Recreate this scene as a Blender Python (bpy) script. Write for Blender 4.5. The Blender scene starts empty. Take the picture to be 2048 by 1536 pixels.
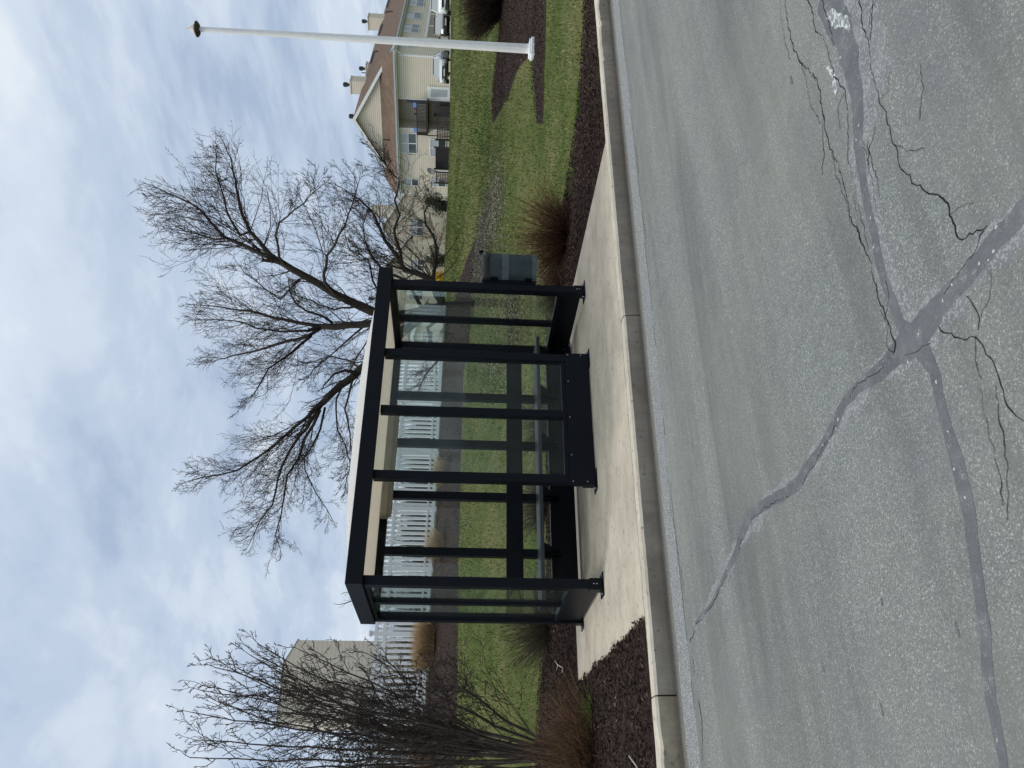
import bpy, bmesh, math, random
import numpy as np
from mathutils import Vector, Matrix
from mathutils.geometry import delaunay_2d_cdt
random.seed(7); RNG = np.random.default_rng(7)
R = math.radians
scene = bpy.context.scene
COL = scene.collection

# ------------------------------------------------------------------ camera
# World: X runs along the kerb (to the right), Y away from the road, Z up.
# z = 0 is the concrete pad, the road lies 0.15 m lower. The photograph was
# taken with the phone turned on its side, so the camera is rolled by 90 deg.
YAW, PITCH, ROLL, FPX, EYE = R(59.16), R(3.475), R(-1.915), 1560.0, 1.40
FW = np.array([math.cos(YAW)*math.cos(PITCH), math.sin(YAW)*math.cos(PITCH), -math.sin(PITCH)])
_r = np.array([math.sin(YAW), -math.cos(YAW), 0.0]); _d = np.cross(FW, _r)
RT = math.cos(ROLL)*_r + math.sin(ROLL)*_d
DN = -math.sin(ROLL)*_r + math.cos(ROLL)*_d
EYEP = np.array([0, 0, EYE])
def ray(x, y):
    return FW + RT*((1536-y)-768)/FPX + DN*(x-1024)/FPX
def at(x, y, t):                      # survey point: a bearing and a distance from the eye
    p = EYEP + ray(x, y)*t
    return Vector(p)
def on_z(x, y, z=0.0):
    d = ray(x, y); s = (z-EYE)/d[2]
    return EYEP + d*s
cam_d = bpy.data.cameras.new('camera'); cam = bpy.data.objects.new('camera', cam_d); COL.objects.link(cam)
cam_d.sensor_fit = 'HORIZONTAL'; cam_d.sensor_width = 36; cam_d.lens = FPX/2048*36
cam_d.clip_start = 0.05; cam_d.clip_end = 4000
m = Matrix.Identity(4)
for i in range(3):
    m[i][0] = DN[i]; m[i][1] = RT[i]; m[i][2] = -FW[i]; m[i][3] = EYEP[i]
cam.matrix_world = m
scene.camera = cam

# ------------------------------------------------------------------ helpers
def tag(o, label=None, cat=None, group=None, kind=None):
    if label: o['label'] = label
    if cat: o['category'] = cat
    if group: o['group'] = group
    if kind: o['kind'] = kind
    return o
def empty(name, loc, rz=0.0):
    o = bpy.data.objects.new(name, None); COL.objects.link(o)
    o.location = loc; o.rotation_euler = (0, 0, rz); o.empty_display_size = 0.2
    return o
def wloc(o):
    v = Vector((0, 0, 0))
    while o is not None: v += o.location; o = o.parent
    return v
class MB:
    """collects faces, then becomes ONE mesh object"""
    def __init__(s): s.v = []; s.f = []; s.m = []; s.mi = 0
    def add(s, vs, fs):
        b = len(s.v); s.v.extend([tuple(v) for v in vs])
        for f in fs: s.f.append(tuple(i+b for i in f)); s.m.append(s.mi)
    def box(s, x0, x1, y0, y1, z0, z1):
        s.add([(x0,y0,z0),(x1,y0,z0),(x1,y1,z0),(x0,y1,z0),(x0,y0,z1),(x1,y0,z1),(x1,y1,z1),(x0,y1,z1)],
              [(0,3,2,1),(4,5,6,7),(0,1,5,4),(1,2,6,5),(2,3,7,6),(3,0,4,7)])
    def obox(s, O, A, B, a0, a1, b0, b1, z0, z1):
        P = lambda a, b, z: (O[0]+A[0]*a+B[0]*b, O[1]+A[1]*a+B[1]*b, O[2]+z)
        s.add([P(a0,b0,z0),P(a1,b0,z0),P(a1,b1,z0),P(a0,b1,z0),P(a0,b0,z1),P(a1,b0,z1),P(a1,b1,z1),P(a0,b1,z1)],
              [(0,3,2,1),(4,5,6,7),(0,1,5,4),(1,2,6,5),(2,3,7,6),(3,0,4,7)])
    def prism(s, pts, off):
        n = len(pts); off = Vector(off)
        v = [Vector(p) for p in pts] + [Vector(p)+off for p in pts]
        f = [tuple(range(n))[::-1], tuple(range(n, 2*n))] + [(i, (i+1) % n, n+(i+1) % n, n+i) for i in range(n)]
        s.add(v, f)
    def tube(s, pts, rads, n=6, cap=True):
        P = [Vector(p) for p in pts]; k = len(P); ring = []
        ref = None
        for i in range(k):
            d = (P[min(i+1, k-1)]-P[max(i-1, 0)])
            if d.length < 1e-9: d = Vector((0, 0, 1))
            d.normalize()
            if ref is None:
                ref = d.orthogonal().normalized()
            ref = (ref - d*ref.dot(d))
            if ref.length < 1e-6: ref = d.orthogonal()
            ref.normalize(); q = d.cross(ref)
            for j in range(n):
                a = 2*math.pi*j/n
                ring.append(P[i] + (ref*math.cos(a)+q*math.sin(a))*rads[i])
        f = []
        for i in range(k-1):
            for j in range(n):
                a = i*n+j; b = i*n+(j+1) % n
                f.append((a, b, b+n, a+n))
        if cap:
            f.append(tuple(range(n))[::-1]); f.append(tuple((k-1)*n+j for j in range(n)))
        s.add(ring, f)
    def lathe(s, c, prof, n=20):
        v = []; f = []
        for (r_, z) in prof:
            for j in range(n):
                a = 2*math.pi*j/n
                v.append((c[0]+r_*math.cos(a), c[1]+r_*math.sin(a), c[2]+z))
        for i in range(len(prof)-1):
            for j in range(n):
                a = i*n+j; b = i*n+(j+1) % n
                f.append((a, b, b+n, a+n))
        f.append(tuple(range(n))[::-1]); f.append(tuple((len(prof)-1)*n+j for j in range(n)))
        s.add(v, f)
    def build(s, name, mat, parent=None, smooth=False, bevel=0.0, base=None):
        off = wloc(parent) if parent is not None else (Vector(base) if base is not None else Vector((0, 0, 0)))
        me = bpy.data.meshes.new(name); me.from_pydata([(v[0]-off[0], v[1]-off[1], v[2]-off[2]) for v in s.v], [], s.f); me.update()
        mats = mat if isinstance(mat, (list, tuple)) else [mat]
        for mm in mats: me.materials.append(mm)
        if len(mats) > 1: me.polygons.foreach_set('material_index', s.m)
        if smooth: me.polygons.foreach_set('use_smooth', [True]*len(s.f))
        o = bpy.data.objects.new(name, me); COL.objects.link(o)
        if parent is not None: o.parent = parent
        elif base is not None: o.location = base
        if bevel > 0:
            b = o.modifiers.new('bevel', 'BEVEL'); b.width = bevel; b.segments = 2; b.limit_method = 'ANGLE'; b.angle_limit = R(40)
        return o
def np_mesh(name, V, Fa, mat, parent=None, colors=None, base=None):
    """V (n,3), Fa (m,k) same-size polygons"""
    off = wloc(parent) if parent is not None else (Vector(base) if base is not None else Vector((0, 0, 0)))
    V = np.asarray(V, float) - np.array(off)
    me = bpy.data.meshes.new(name); n, k = Fa.shape
    me.vertices.add(len(V)); me.vertices.foreach_set('co', np.asarray(V, np.float32).ravel())
    me.loops.add(n*k); me.loops.foreach_set('vertex_index', np.asarray(Fa, np.int32).ravel())
    me.polygons.add(n); me.polygons.foreach_set('loop_start', np.arange(0, n*k, k, dtype=np.int32))
    me.polygons.foreach_set('loop_total', np.full(n, k, np.int32))
    me.update(calc_edges=True)
    if colors is not None:
        at_ = me.attributes.new('tint', 'FLOAT', 'FACE'); at_.data.foreach_set('value', np.asarray(colors, np.float32))
    me.materials.append(mat)
    o = bpy.data.objects.new(name, me); COL.objects.link(o)
    if parent is not None: o.parent = parent
    elif base is not None: o.location = base
    return o
def copy_tree(o, parent=None):
    c = o.copy(); COL.objects.link(c)
    if parent is not None: c.parent = parent
    for ch in list(o.children): copy_tree(ch, c)
    return c

# ------------------------------------------------------------------ materials
class NT:
    def __init__(s, name):
        s.mat = bpy.data.materials.new(name); s.mat.use_nodes = True
        s.t = s.mat.node_tree; s.n = s.t.nodes; s.n.clear()
        s.out = s.n.new('ShaderNodeOutputMaterial')
        s.tc = s.n.new('ShaderNodeTexCoord')
    def link(s, a, b): s.t.links.new(a, b)
    def setin(s, node, key, val):
        if hasattr(val, 'links') or isinstance(val, bpy.types.NodeSocket): s.link(val, node.inputs[key])
        else: node.inputs[key].default_value = val
    def mapping(s, scale=(1, 1, 1), rot=(0, 0, 0), src='Object'):
        mp = s.n.new('ShaderNodeMapping'); s.link(s.tc.outputs[src], mp.inputs['Vector'])
        mp.inputs['Scale'].default_value = scale; mp.inputs['Rotation'].default_value = rot
        return mp.outputs['Vector']
    def noise(s, scale, detail=4, rough=0.55, vec=None, dist=0.0):
        n = s.n.new('ShaderNodeTexNoise'); n.inputs['Scale'].default_value = scale
        n.inputs['Detail'].default_value = detail; n.inputs['Roughness'].default_value = rough; n.inputs['Distortion'].default_value = dist
        s.link(vec if vec is not None else s.tc.outputs['Object'], n.inputs['Vector'])
        return n.outputs['Fac']
    def voro(s, scale, vec=None, out='Color', feature='F1'):
        n = s.n.new('ShaderNodeTexVoronoi'); n.feature = feature; n.inputs['Scale'].default_value = scale
        s.link(vec if vec is not None else s.tc.outputs['Object'], n.inputs['Vector'])
        return n.outputs[out]
    def ramp(s, fac, stops, interp='LINEAR'):
        n = s.n.new('ShaderNodeValToRGB'); n.color_ramp.interpolation = interp
        el = n.color_ramp.elements
        while len(el) > 1: el.remove(el[-1])
        for i, (p, c) in enumerate(stops):
            e = el[0] if i == 0 else el.new(p)
            e.position = p; e.color = c if len(c) == 4 else (*c, 1)
        s.link(fac, n.inputs['Fac']); return n.outputs['Color']
    def mix(s, fac, a, b, mode='MIX'):
        n = s.n.new('ShaderNodeMix'); n.data_type = 'RGBA'; n.blend_type = mode
        s.setin(n, 0, fac)
        for k, v in ((6, a), (7, b)):
            if isinstance(v, tuple): n.inputs[k].default_value = v if len(v) == 4 else (*v, 1)
            else: s.link(v, n.inputs[k])
        return n.outputs[2]
    def math(s, op, a, b=0.0, c=0.0, clamp=False):
        n = s.n.new('ShaderNodeMath'); n.operation = op; n.use_clamp = clamp
        s.setin(n, 0, a); s.setin(n, 1, b); s.setin(n, 2, c); return n.outputs[0]
    def sep(s, vec):
        n = s.n.new('ShaderNodeSeparateXYZ'); s.link(vec, n.inputs[0]); return n.outputs
    def bump(s, h, strength=0.3, dist=0.01):
        n = s.n.new('ShaderNodeBump'); n.inputs['Strength'].default_value = strength; n.inputs['Distance'].default_value = dist
        s.link(h, n.inputs['Height']); return n.outputs['Normal']
    def bsdf(s, color, rough=0.8, metal=0.0, normal=None, spec=0.5, coat=0.0):
        p = s.n.new('ShaderNodeBsdfPrincipled')
        if isinstance(color, tuple): p.inputs['Base Color'].default_value = (*color[:3], 1)
        else: s.link(color, p.inputs['Base Color'])
        s.setin(p, 'Roughness', rough); p.inputs['Metallic'].default_value = metal
        p.inputs['Specular IOR Level'].default_value = spec; p.inputs['Coat Weight'].default_value = coat
        if normal is not None: s.link(normal, p.inputs['Normal'])
        s.link(p.outputs[0], s.out.inputs['Surface']); return p
    def attr(s, name):
        n = s.n.new('ShaderNodeAttribute'); n.attribute_name = name; return n.outputs['Fac']
M = {}
def simple(name, c, rough=0.6, var=0.12, scale=6.0, metal=0.0, spec=0.5, bump=0.0, coat=0.0):
    t = NT(name)
    f = t.noise(scale, 5, 0.6)
    lo = tuple(max(0, x*(1-var)) for x in c); hi = tuple(min(1, x*(1+var)) for x in c)
    col = t.ramp(f, [(0.3, lo), (0.7, hi)])
    nm = t.bump(t.noise(scale*12, 3), bump, 0.004) if bump > 0 else None
    t.bsdf(col, rough, metal, nm, spec, coat); M[name] = t.mat; return t.mat

simple('black_metal', (0.0022, 0.0040, 0.0075), 0.42, 0.25, 3.0, spec=0.16, bump=0.03)
simple('bolt_steel', (0.6, 0.6, 0.6), 0.35, 0.05, metal=0.7)
simple('fixture_tan', (0.30, 0.28, 0.22), 0.5, 0.10)
simple('bench_grey', (0.030, 0.036, 0.040), 0.45, 0.15)
simple('bin_metal', (0.026, 0.044, 0.048), 0.5, 0.4, 7.0)
simple('bin_band', (0.058, 0.078, 0.086), 0.45, 0.3, 8.0)
simple('bag_black', (0.012, 0.012, 0.014), 0.28, 0.3, 9.0)
simple('vinyl_white', (0.82, 0.84, 0.85), 0.5, 0.05)
simple('pole_white', (0.78, 0.79, 0.78), 0.4, 0.06)
simple('lamp_bronze', (0.06, 0.05, 0.035), 0.4, 0.3)
simple('lamp_cap', (0.5, 0.47, 0.44), 0.5, 0.1)
simple('trim_white', (0.75, 0.78, 0.78), 0.6, 0.06)
simple('gutter_grey', (0.42, 0.48, 0.48), 0.5, 0.08)
simple('deck_brown', (0.025, 0.018, 0.016), 0.7, 0.3)
simple('dark_screen', (0.012, 0.009, 0.011), 0.8, 0.25)
simple('lattice_brown', (0.05, 0.038, 0.033), 0.8, 0.3)
simple('porch_shade', (0.33, 0.30, 0.24), 0.8, 0.1)
simple('towel_blue', (0.14, 0.27, 0.62), 0.8, 0.15)
simple('pot_red', (0.35, 0.05, 0.05), 0.7, 0.2)
simple('recess_shade_tan', (0.30, 0.27, 0.22), 0.7, 0.1)
simple('pipe_black', (0.015, 0.015, 0.018), 0.5, 0.2)
simple('pipe_grey', (0.25, 0.27, 0.29), 0.5, 0.1)
simple('car_silver', (0.46, 0.49, 0.51), 0.25, 0.04, metal=0.35, coat=0.8)
simple('car_dark', (0.015, 0.017, 0.022), 0.2, 0.1, coat=0.9)
simple('car_white', (0.72, 0.74, 0.75), 0.25, 0.03, coat=0.8)
simple('tyre', (0.012, 0.012, 0.012), 0.85, 0.2)
simple('rim', (0.35, 0.36, 0.37), 0.3, 0.1, metal=0.8)
simple('grille', (0.006, 0.006, 0.007), 0.5, 0.2)
simple('lamp_lens', (0.75, 0.78, 0.8), 0.12, 0.05, coat=0.5)
simple('plate', (0.6, 0.62, 0.62), 0.5, 0.03)
simple('wheel_stop', (0.55, 0.53, 0.5), 0.8, 0.1)
simple('stick_pale', (0.46, 0.43, 0.38), 0.8, 0.2, 20)
simple('dish_grey', (0.08, 0.085, 0.09), 0.5, 0.1)
simple('house_roof_edge', (0.50, 0.47, 0.42), 0.8, 0.1)

def make_glass(name, tint, refl=1.0):
    t = NT(name)
    tr = t.n.new('ShaderNodeBsdfTransparent'); tr.inputs['Color'].default_value = (*tint, 1)
    gl = t.n.new('ShaderNodeBsdfGlossy'); gl.inputs['Roughness'].default_value = 0.015
    gl.inputs['Color'].default_value = (0.92, 1.0, 0.96, 1)
    fr = t.n.new('ShaderNodeFresnel'); fr.inputs['IOR'].default_value = 1.45
    # a film of dust and dried drips on the pane
    df = t.n.new('ShaderNodeBsdfDiffuse'); df.inputs['Color'].default_value = (0.5, 0.54, 0.52, 1)
    dust = t.noise(2.2, 6, 0.65, t.mapping((1, 1, 0.25)))
    dm = t.math('MULTIPLY', t.math('POWER', dust, 2.4), 0.055)
    mx = t.n.new('ShaderNodeMixShader'); t.link(t.math('MULTIPLY', fr.outputs[0], refl), mx.inputs[0])
    t.link(tr.outputs[0], mx.inputs[1]); t.link(gl.outputs[0], mx.inputs[2])
    m2 = t.n.new('ShaderNodeMixShader'); t.link(dm, m2.inputs[0]); t.link(mx.outputs[0], m2.inputs[1]); t.link(df.outputs[0], m2.inputs[2])
    t.link(m2.outputs[0], t.out.inputs['Surface']); M[name] = t.mat
make_glass('pane_clear', (0.95, 0.975, 0.965), 0.38)
def make_window_glass():
    t = NT('window_glass')
    f = t.noise(0.9, 2, 0.5)
    col = t.ramp(f, [(0.35, (0.05, 0.06, 0.065)), (0.65, (0.13, 0.15, 0.155))])
    t.bsdf(col, 0.08, 0, None, 0.6); M['window_glass'] = t.mat
    t = NT('window_blind')
    z = t.sep(t.tc.outputs['Object'])[2]
    st = t.math('FRACT', t.math('MULTIPLY', z, 14.0))
    t.bsdf(t.ramp(st, [(0.0, (0.40, 0.44, 0.46)), (0.8, (0.48, 0.52, 0.54)), (0.95, (0.28, 0.31, 0.33))]), 0.25, 0, None, 0.6); M['window_blind'] = t.mat
make_window_glass()
def make_car_glass():
    t = NT('car_glass'); t.bsdf((0.10, 0.14, 0.15), 0.05, 0, None, 1.0, 0.6); M['car_glass'] = t.mat
make_car_glass()
def make_dome():
    t = NT('acrylic_white')
    d = t.n.new('ShaderNodeBsdfDiffuse'); d.inputs['Color'].default_value = (0.86, 0.89, 0.92, 1)
    tr = t.n.new('ShaderNodeBsdfTranslucent'); tr.inputs['Color'].default_value = (0.93, 0.91, 0.87, 1)
    g = t.n.new('ShaderNodeBsdfGlossy'); g.inputs['Roughness'].default_value = 0.2
    a = t.n.new('ShaderNodeMixShader'); a.inputs[0].default_value = 0.6
    t.link(d.outputs[0], a.inputs[1]); t.link(tr.outputs[0], a.inputs[2])
    b = t.n.new('ShaderNodeMixShader'); b.inputs[0].default_value = 0.06
    t.link(a.outputs[0], b.inputs[1]); t.link(g.outputs[0], b.inputs[2])
    t.link(b.outputs[0], t.out.inputs['Surface']); M['acrylic_white'] = t.mat
make_dome()
def make_ceiling():
    t = NT('ceiling_cream')
    d = t.n.new('ShaderNodeBsdfDiffuse'); d.inputs['Color'].default_value = (0.88, 0.85, 0.79, 1)
    tr = t.n.new('ShaderNodeBsdfTranslucent'); tr.inputs['Color'].default_value = (0.95, 0.91, 0.85, 1)
    a = t.n.new('ShaderNodeMixShader'); a.inputs[0].default_value = 0.62
    t.link(d.outputs[0], a.inputs[1]); t.link(tr.outputs[0], a.inputs[2]); t.link(a.outputs[0], t.out.inputs['Surface']); M['ceiling_cream'] = t.mat
make_ceiling()
def make_asphalt():
    t = NT('asphalt')
    P = t.sep(t.tc.outputs['Object'])
    # stones in the surface
    v1 = t.voro(250.0); v2 = t.voro(185.0)
    g1 = t.sep(v1)[0]; g2 = t.sep(v2)[1]
    base = t.ramp(g1, [(0.0, (0.075, 0.082, 0.082)), (0.45, (0.150, 0.163, 0.162)), (0.80, (0.215, 0.232, 0.230)), (0.94, (0.29, 0.315, 0.31)), (0.98, (0.60, 0.63, 0.62))])
    base2 = t.ramp(g2, [(0.0, (0.100, 0.110, 0.110)), (0.5, (0.175, 0.19, 0.187)), (0.90, (0.25, 0.268, 0.263)), (1.0, (0.56, 0.585, 0.57))])
    near = t.n.new('ShaderNodeMapRange'); near.interpolation_type = 'SMOOTHSTEP'; near.inputs['From Min'].default_value = 4.3; near.inputs['From Max'].default_value = 2.3; near.inputs['To Min'].default_value = 0.30; near.inputs['To Max'].default_value = 0.72
    t.link(t.math('ADD', P[1], t.math('MULTIPLY', t.noise(0.8, 4, 0.6), 0.8)), near.inputs['Value'])
    base2 = t.mix(0.35, base2, (0.085, 0.096, 0.094))
    c = t.mix(near.outputs[0], base, base2)
    # wear bands along the lane, worn coarser towards the middle of the road
    w = t.noise(1.0, 7, 0.68, t.mapping((0.16, 2.0, 1)), 0.5)
    c = t.mix(t.math('MULTIPLY', t.ramp(w, [(0.45, (0, 0, 0)), (0.66, (1, 1, 1))]), 0.74), c, (0.085, 0.092, 0.092))
    w2 = t.noise(0.6, 5, 0.6)
    c = t.mix(t.math('MULTIPLY', t.ramp(w2, [(0.40, (0, 0, 0)), (0.65, (1, 1, 1))]), 0.34), c, (0.225, 0.235, 0.205))
    w4 = t.noise(9.0, 5, 0.7)
    c = t.mix(t.math('MULTIPLY', t.ramp(w4, [(0.5, (0, 0, 0)), (0.75, (1, 1, 1))]), 0.22), c, (0.06, 0.068, 0.072))
    w3 = t.noise(3.5, 4, 0.6)
    c = t.mix(t.math('MULTIPLY', t.ramp(w3, [(0.52, (0, 0, 0)), (0.66, (1, 1, 1))]), 0.28), c, (0.12, 0.125, 0.15))
    # patched strip of coarser mix beside the kerb
    edge = t.math('ADD', t.math('ADD', P[1], t.math('MULTIPLY', P[0], 0.028)), t.math('MULTIPLY', t.math('SUBTRACT', t.noise(2.2, 5, 0.7), 0.5), 0.07))
    strip = t.math('GREATER_THAN', edge, 5.33)
    v3 = t.sep(t.voro(190.0))[2]
    cs = t.ramp(v3, [(0.0, (0.06, 0.068, 0.075)), (0.5, (0.19, 0.205, 0.215)), (0.9, (0.31, 0.325, 0.335)), (1.0, (0.5, 0.52, 0.53))])
    c = t.mix(strip, c, cs)
    seam = t.math('MULTIPLY', t.math('COMPARE', edge, 5.33, 0.008), t.math('GREATER_THAN', t.noise(1.3, 3), 0.47))
    c = t.mix(t.math('MULTIPLY', seam, 0.75), c, (0.03, 0.03, 0.032))
    gutter = t.math('MULTIPLY', t.math('GREATER_THAN', edge, 5.60), 0.6)
    c = t.mix(gutter, c, (0.10, 0.085, 0.06))
    h = t.math('ADD', g1, t.math('MULTIPLY', t.noise(30, 4), 0.6))
    t.bsdf(c, 0.86, 0, t.bump(h, 0.45, 0.004), 0.35); M['asphalt'] = t.mat
    t = NT('crack_sealant')
    f = t.noise(5.0, 6, 0.7); sp = t.sep(t.voro(110.0))[0]
    c = t.ramp(f, [(0.3, (0.062, 0.067, 0.079)), (0.5, (0.084, 0.090, 0.103)), (0.7, (0.118, 0.125, 0.136))])
    wr = t.math('MULTIPLY', t.ramp(t.noise(16.0, 6, 0.75), [(0.52, (0, 0, 0)), (0.62, (1, 1, 1))]), t.math('GREATER_THAN', t.sep(t.voro(230.0))[2], 0.55))
    c = t.mix(t.math('MULTIPLY', wr, 0.55), c, (0.24, 0.25, 0.245))
    c = t.mix(t.math('GREATER_THAN', sp, 0.993), c, (0.4, 0.41, 0.4))
    c = t.mix(t.math('MULTIPLY', t.sep(t.voro(170.0))[1], 0.12), c, (0.25, 0.26, 0.26))
    t.bsdf(c, 0.7, 0, t.bump(t.noise(40, 4), 0.15, 0.003), 0.35); M['crack_sealant'] = t.mat
    t = NT('worn_sealant')
    f = t.noise(7.0, 6, 0.65); sp = t.sep(t.voro(140.0))[0]
    c = t.ramp(f, [(0.3, (0.12, 0.124, 0.135)), (0.7, (0.19, 0.195, 0.205))])
    c = t.mix(t.math('MULTIPLY', t.math('GREATER_THAN', sp, 0.7), 0.5), c, (0.32, 0.34, 0.335))
    t.bsdf(c, 0.8, 0, t.bump(t.noise(60, 4), 0.3, 0.004), 0.3); M['worn_sealant'] = t.mat
    t = NT('crack_dark'); t.bsdf((0.020, 0.022, 0.023), 1.0, 0, None, 0.0); M['crack_dark'] = t.mat
    t = NT('salt_stain')
    f = t.noise(40.0, 5, 0.7)
    a = t.ramp(f, [(0.47, (0, 0, 0)), (0.58, (1, 1, 1))])
    t.bsdf(t.mix(a, (0.17, 0.18, 0.185), (0.50, 0.54, 0.55)), 0.9); M['salt_stain'] = t.mat
make_asphalt()
def make_concrete(name, lo, hi, stain, sc=1.0, rust=False):
    t = NT(name)
    f = t.noise(1.4*sc, 7, 0.65, t.mapping((1, 1.8, 1))); g = t.noise(9*sc, 6, 0.7); s = t.noise(120, 3)
    c = t.ramp(f, [(0.3, lo), (0.65, hi)])
    c = t.mix(t.math('MULTIPLY', t.ramp(g, [(0.5, (0, 0, 0)), (0.72, (1, 1, 1))]), 0.35), c, stain)
    st = t.noise(3.2, 6, 0.75, t.mapping((0.5, 1.0, 6)))
    c = t.mix(t.math('MULTIPLY', t.ramp(st, [(0.56, (0, 0, 0)), (0.70, (1, 1, 1))]), 0.45), c, stain)
    c = t.mix(t.math('MULTIPLY', s, 0.25), c, stain)
    bl = t.noise(0.9, 6, 0.6, None, 0.8)
    c = t.mix(t.math('MULTIPLY', t.ramp(bl, [(0.46, (0, 0, 0)), (0.66, (1, 1, 1))]), 0.30), c, stain)
    c = t.mix(t.math('MULTIPLY', t.math('GREATER_THAN', t.sep(t.voro(45.0))[0], 0.985), 0.5), c, (0.08, 0.075, 0.07))
    if rust:
        P = t.sep(t.tc.outputs['Object'])
        lz = t.n.new('ShaderNodeMapRange'); lz.inputs['From Min'].default_value = 0.045; lz.inputs['From Max'].default_value = -0.09; lz.inputs['To Min'].default_value = 0.0; lz.inputs['To Max'].default_value = 1.0
        t.link(t.math('ADD', P[2], t.math('MULTIPLY', t.noise(5.0, 7, 0.75, t.mapping((1, 1, 0.4))), 0.16)), lz.inputs['Value']); lowz = lz.outputs[0]
        c = t.mix(t.math('MULTIPLY', lowz, 0.62), c, (0.115, 0.082, 0.055))
        run = t.noise(14.0, 4, 0.6, t.mapping((1, 1, 0.06)))
        c = t.mix(t.math('MULTIPLY', t.ramp(run, [(0.5, (0, 0, 0)), (0.7, (1, 1, 1))]), 0.3), c, (0.12, 0.10, 0.08))
    t.bsdf(c, 0.88, 0, t.bump(t.math('ADD', g, s), 0.25, 0.006), 0.3); M[name] = t.mat
make_concrete('pad_concrete', (0.335, 0.300, 0.245), (0.52, 0.475, 0.400), (0.225, 0.200, 0.160))
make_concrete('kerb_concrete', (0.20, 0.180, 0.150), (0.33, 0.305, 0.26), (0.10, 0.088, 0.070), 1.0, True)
make_concrete('kerb_old', (0.24, 0.22, 0.165), (0.36, 0.33, 0.25), (0.12, 0.105, 0.075), 1.6, True)
make_concrete('kerb_top_lit', (0.40, 0.365, 0.305), (0.58, 0.54, 0.46), (0.26, 0.235, 0.19), 1.8)  # lighter copy of the kerb concrete: light from above painted into the top
def make_lawn():
    t = NT('lawn')
    f = t.noise(0.35, 6, 0.6, None, 0.6); g = t.noise(2.6, 6, 0.7, t.mapping((1, 0.6, 1))); h = t.noise(30, 4, 0.7)
    c = t.ramp(f, [(0.32, (0.052, 0.082, 0.021)), (0.5, (0.088, 0.112, 0.032)), (0.66, (0.165, 0.152, 0.066))])
    c = t.mix(t.ramp(g, [(0.47, (0, 0, 0)), (0.68, (0.75, 0.75, 0.75))]), c, (0.19, 0.17, 0.085))
    c = t.mix(t.math('MULTIPLY', h, 0.5), c, (0.045, 0.07, 0.015))
    t.bsdf(c, 0.95, 0, t.bump(t.math('ADD', g, h), 0.7, 0.04), 0.1); M['lawn'] = t.mat
    t = NT('grass_blade')
    a = t.attr('tint')
    c = t.ramp(a, [(0.0, (0.042, 0.072, 0.016)), (0.40, (0.080, 0.120, 0.026)), (0.60, (0.170, 0.182, 0.062)), (1.0, (0.42, 0.36, 0.21))])
    t.bsdf(c, 0.8, 0, None, 0.2); M['grass_blade'] = t.mat
    t = NT('mulch')
    f = t.noise(28, 6, 0.75); g = t.noise(1.2, 4)
    c = t.ramp(f, [(0.3, (0.013, 0.0090, 0.0075)), (0.55, (0.036, 0.024, 0.020)), (0.75, (0.090, 0.060, 0.048))])
    c = t.mix(t.math('MULTIPLY', g, 0.35), c, (0.03, 0.024, 0.022))
    t.bsdf(c, 0.95, 0, t.bump(f, 1.0, 0.03), 0.15); M['mulch'] = t.mat
    t = NT('mulch_chip'); a = t.attr('tint')
    c = t.ramp(a, [(0.0, (0.018, 0.0115, 0.0095)), (0.6, (0.052, 0.032, 0.026)), (0.93, (0.115, 0.075, 0.058)), (1.0, (0.24, 0.18, 0.135))])
    t.bsdf(c, 0.85, 0, None, 0.2); M['mulch_chip'] = t.mat
    t = NT('litter'); a = t.attr('tint')
    t.bsdf(t.ramp(a, [(0.0, (0.09, 0.085, 0.065)), (1.0, (0.27, 0.25, 0.20))]), 0.9); M['litter'] = t.mat
    for nm, lo, mid, hi in (('spirea_red', (0.022, 0.010, 0.007), (0.075, 0.034, 0.020), (0.22, 0.14, 0.075)),
                            ('spirea_grey', (0.03, 0.024, 0.016), (0.085, 0.07, 0.045), (0.19, 0.165, 0.11)),
                            ('shrub_brown', (0.014, 0.010, 0.008), (0.042, 0.027, 0.019), (0.10, 0.072, 0.045)),
                            ('straw', (0.20, 0.13, 0.065), (0.40, 0.28, 0.15), (0.58, 0.44, 0.27)),
                            ('weed_green', (0.05, 0.12, 0.015), (0.10, 0.21, 0.03), (0.26, 0.33, 0.07)),
                            ('bulb_leaf', (0.05, 0.10, 0.03), (0.13, 0.17, 0.07), (0.5, 0.5, 0.36)),
                            ('evergreen', (0.012, 0.018, 0.009), (0.030, 0.042, 0.020), (0.065, 0.075, 0.04)),
                            ('forsythia', (0.45, 0.28, 0.01), (0.65, 0.43, 0.02), (0.75, 0.55, 0.08)),
                            ('hedge_far', (0.028, 0.024, 0.018), (0.055, 0.048, 0.034), (0.08, 0.078, 0.05))):
        t = NT(nm); a = t.attr('tint')
        t.bsdf(t.ramp(a, [(0.0, lo), (0.6, mid), (1.0, hi)]), 0.8, 0, None, 0.2); M[nm] = t.mat
make_lawn()
def make_bark(name, lo, hi):
    t = NT(name)
    f = t.noise(16, 6, 0.7, t.mapping((1, 1, 0.25)))
    t.bsdf(t.ramp(f, [(0.3, lo), (0.7, hi)]), 0.9, 0, t.bump(f, 0.8, 0.02), 0.2); M[name] = t.mat
make_bark('bark', (0.022, 0.019, 0.016), (0.075, 0.066, 0.055))
make_bark('twig', (0.026, 0.019, 0.016), (0.070, 0.050, 0.041))
make_bark('shrub_bark', (0.027, 0.022, 0.019), (0.095, 0.078, 0.066))
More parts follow.
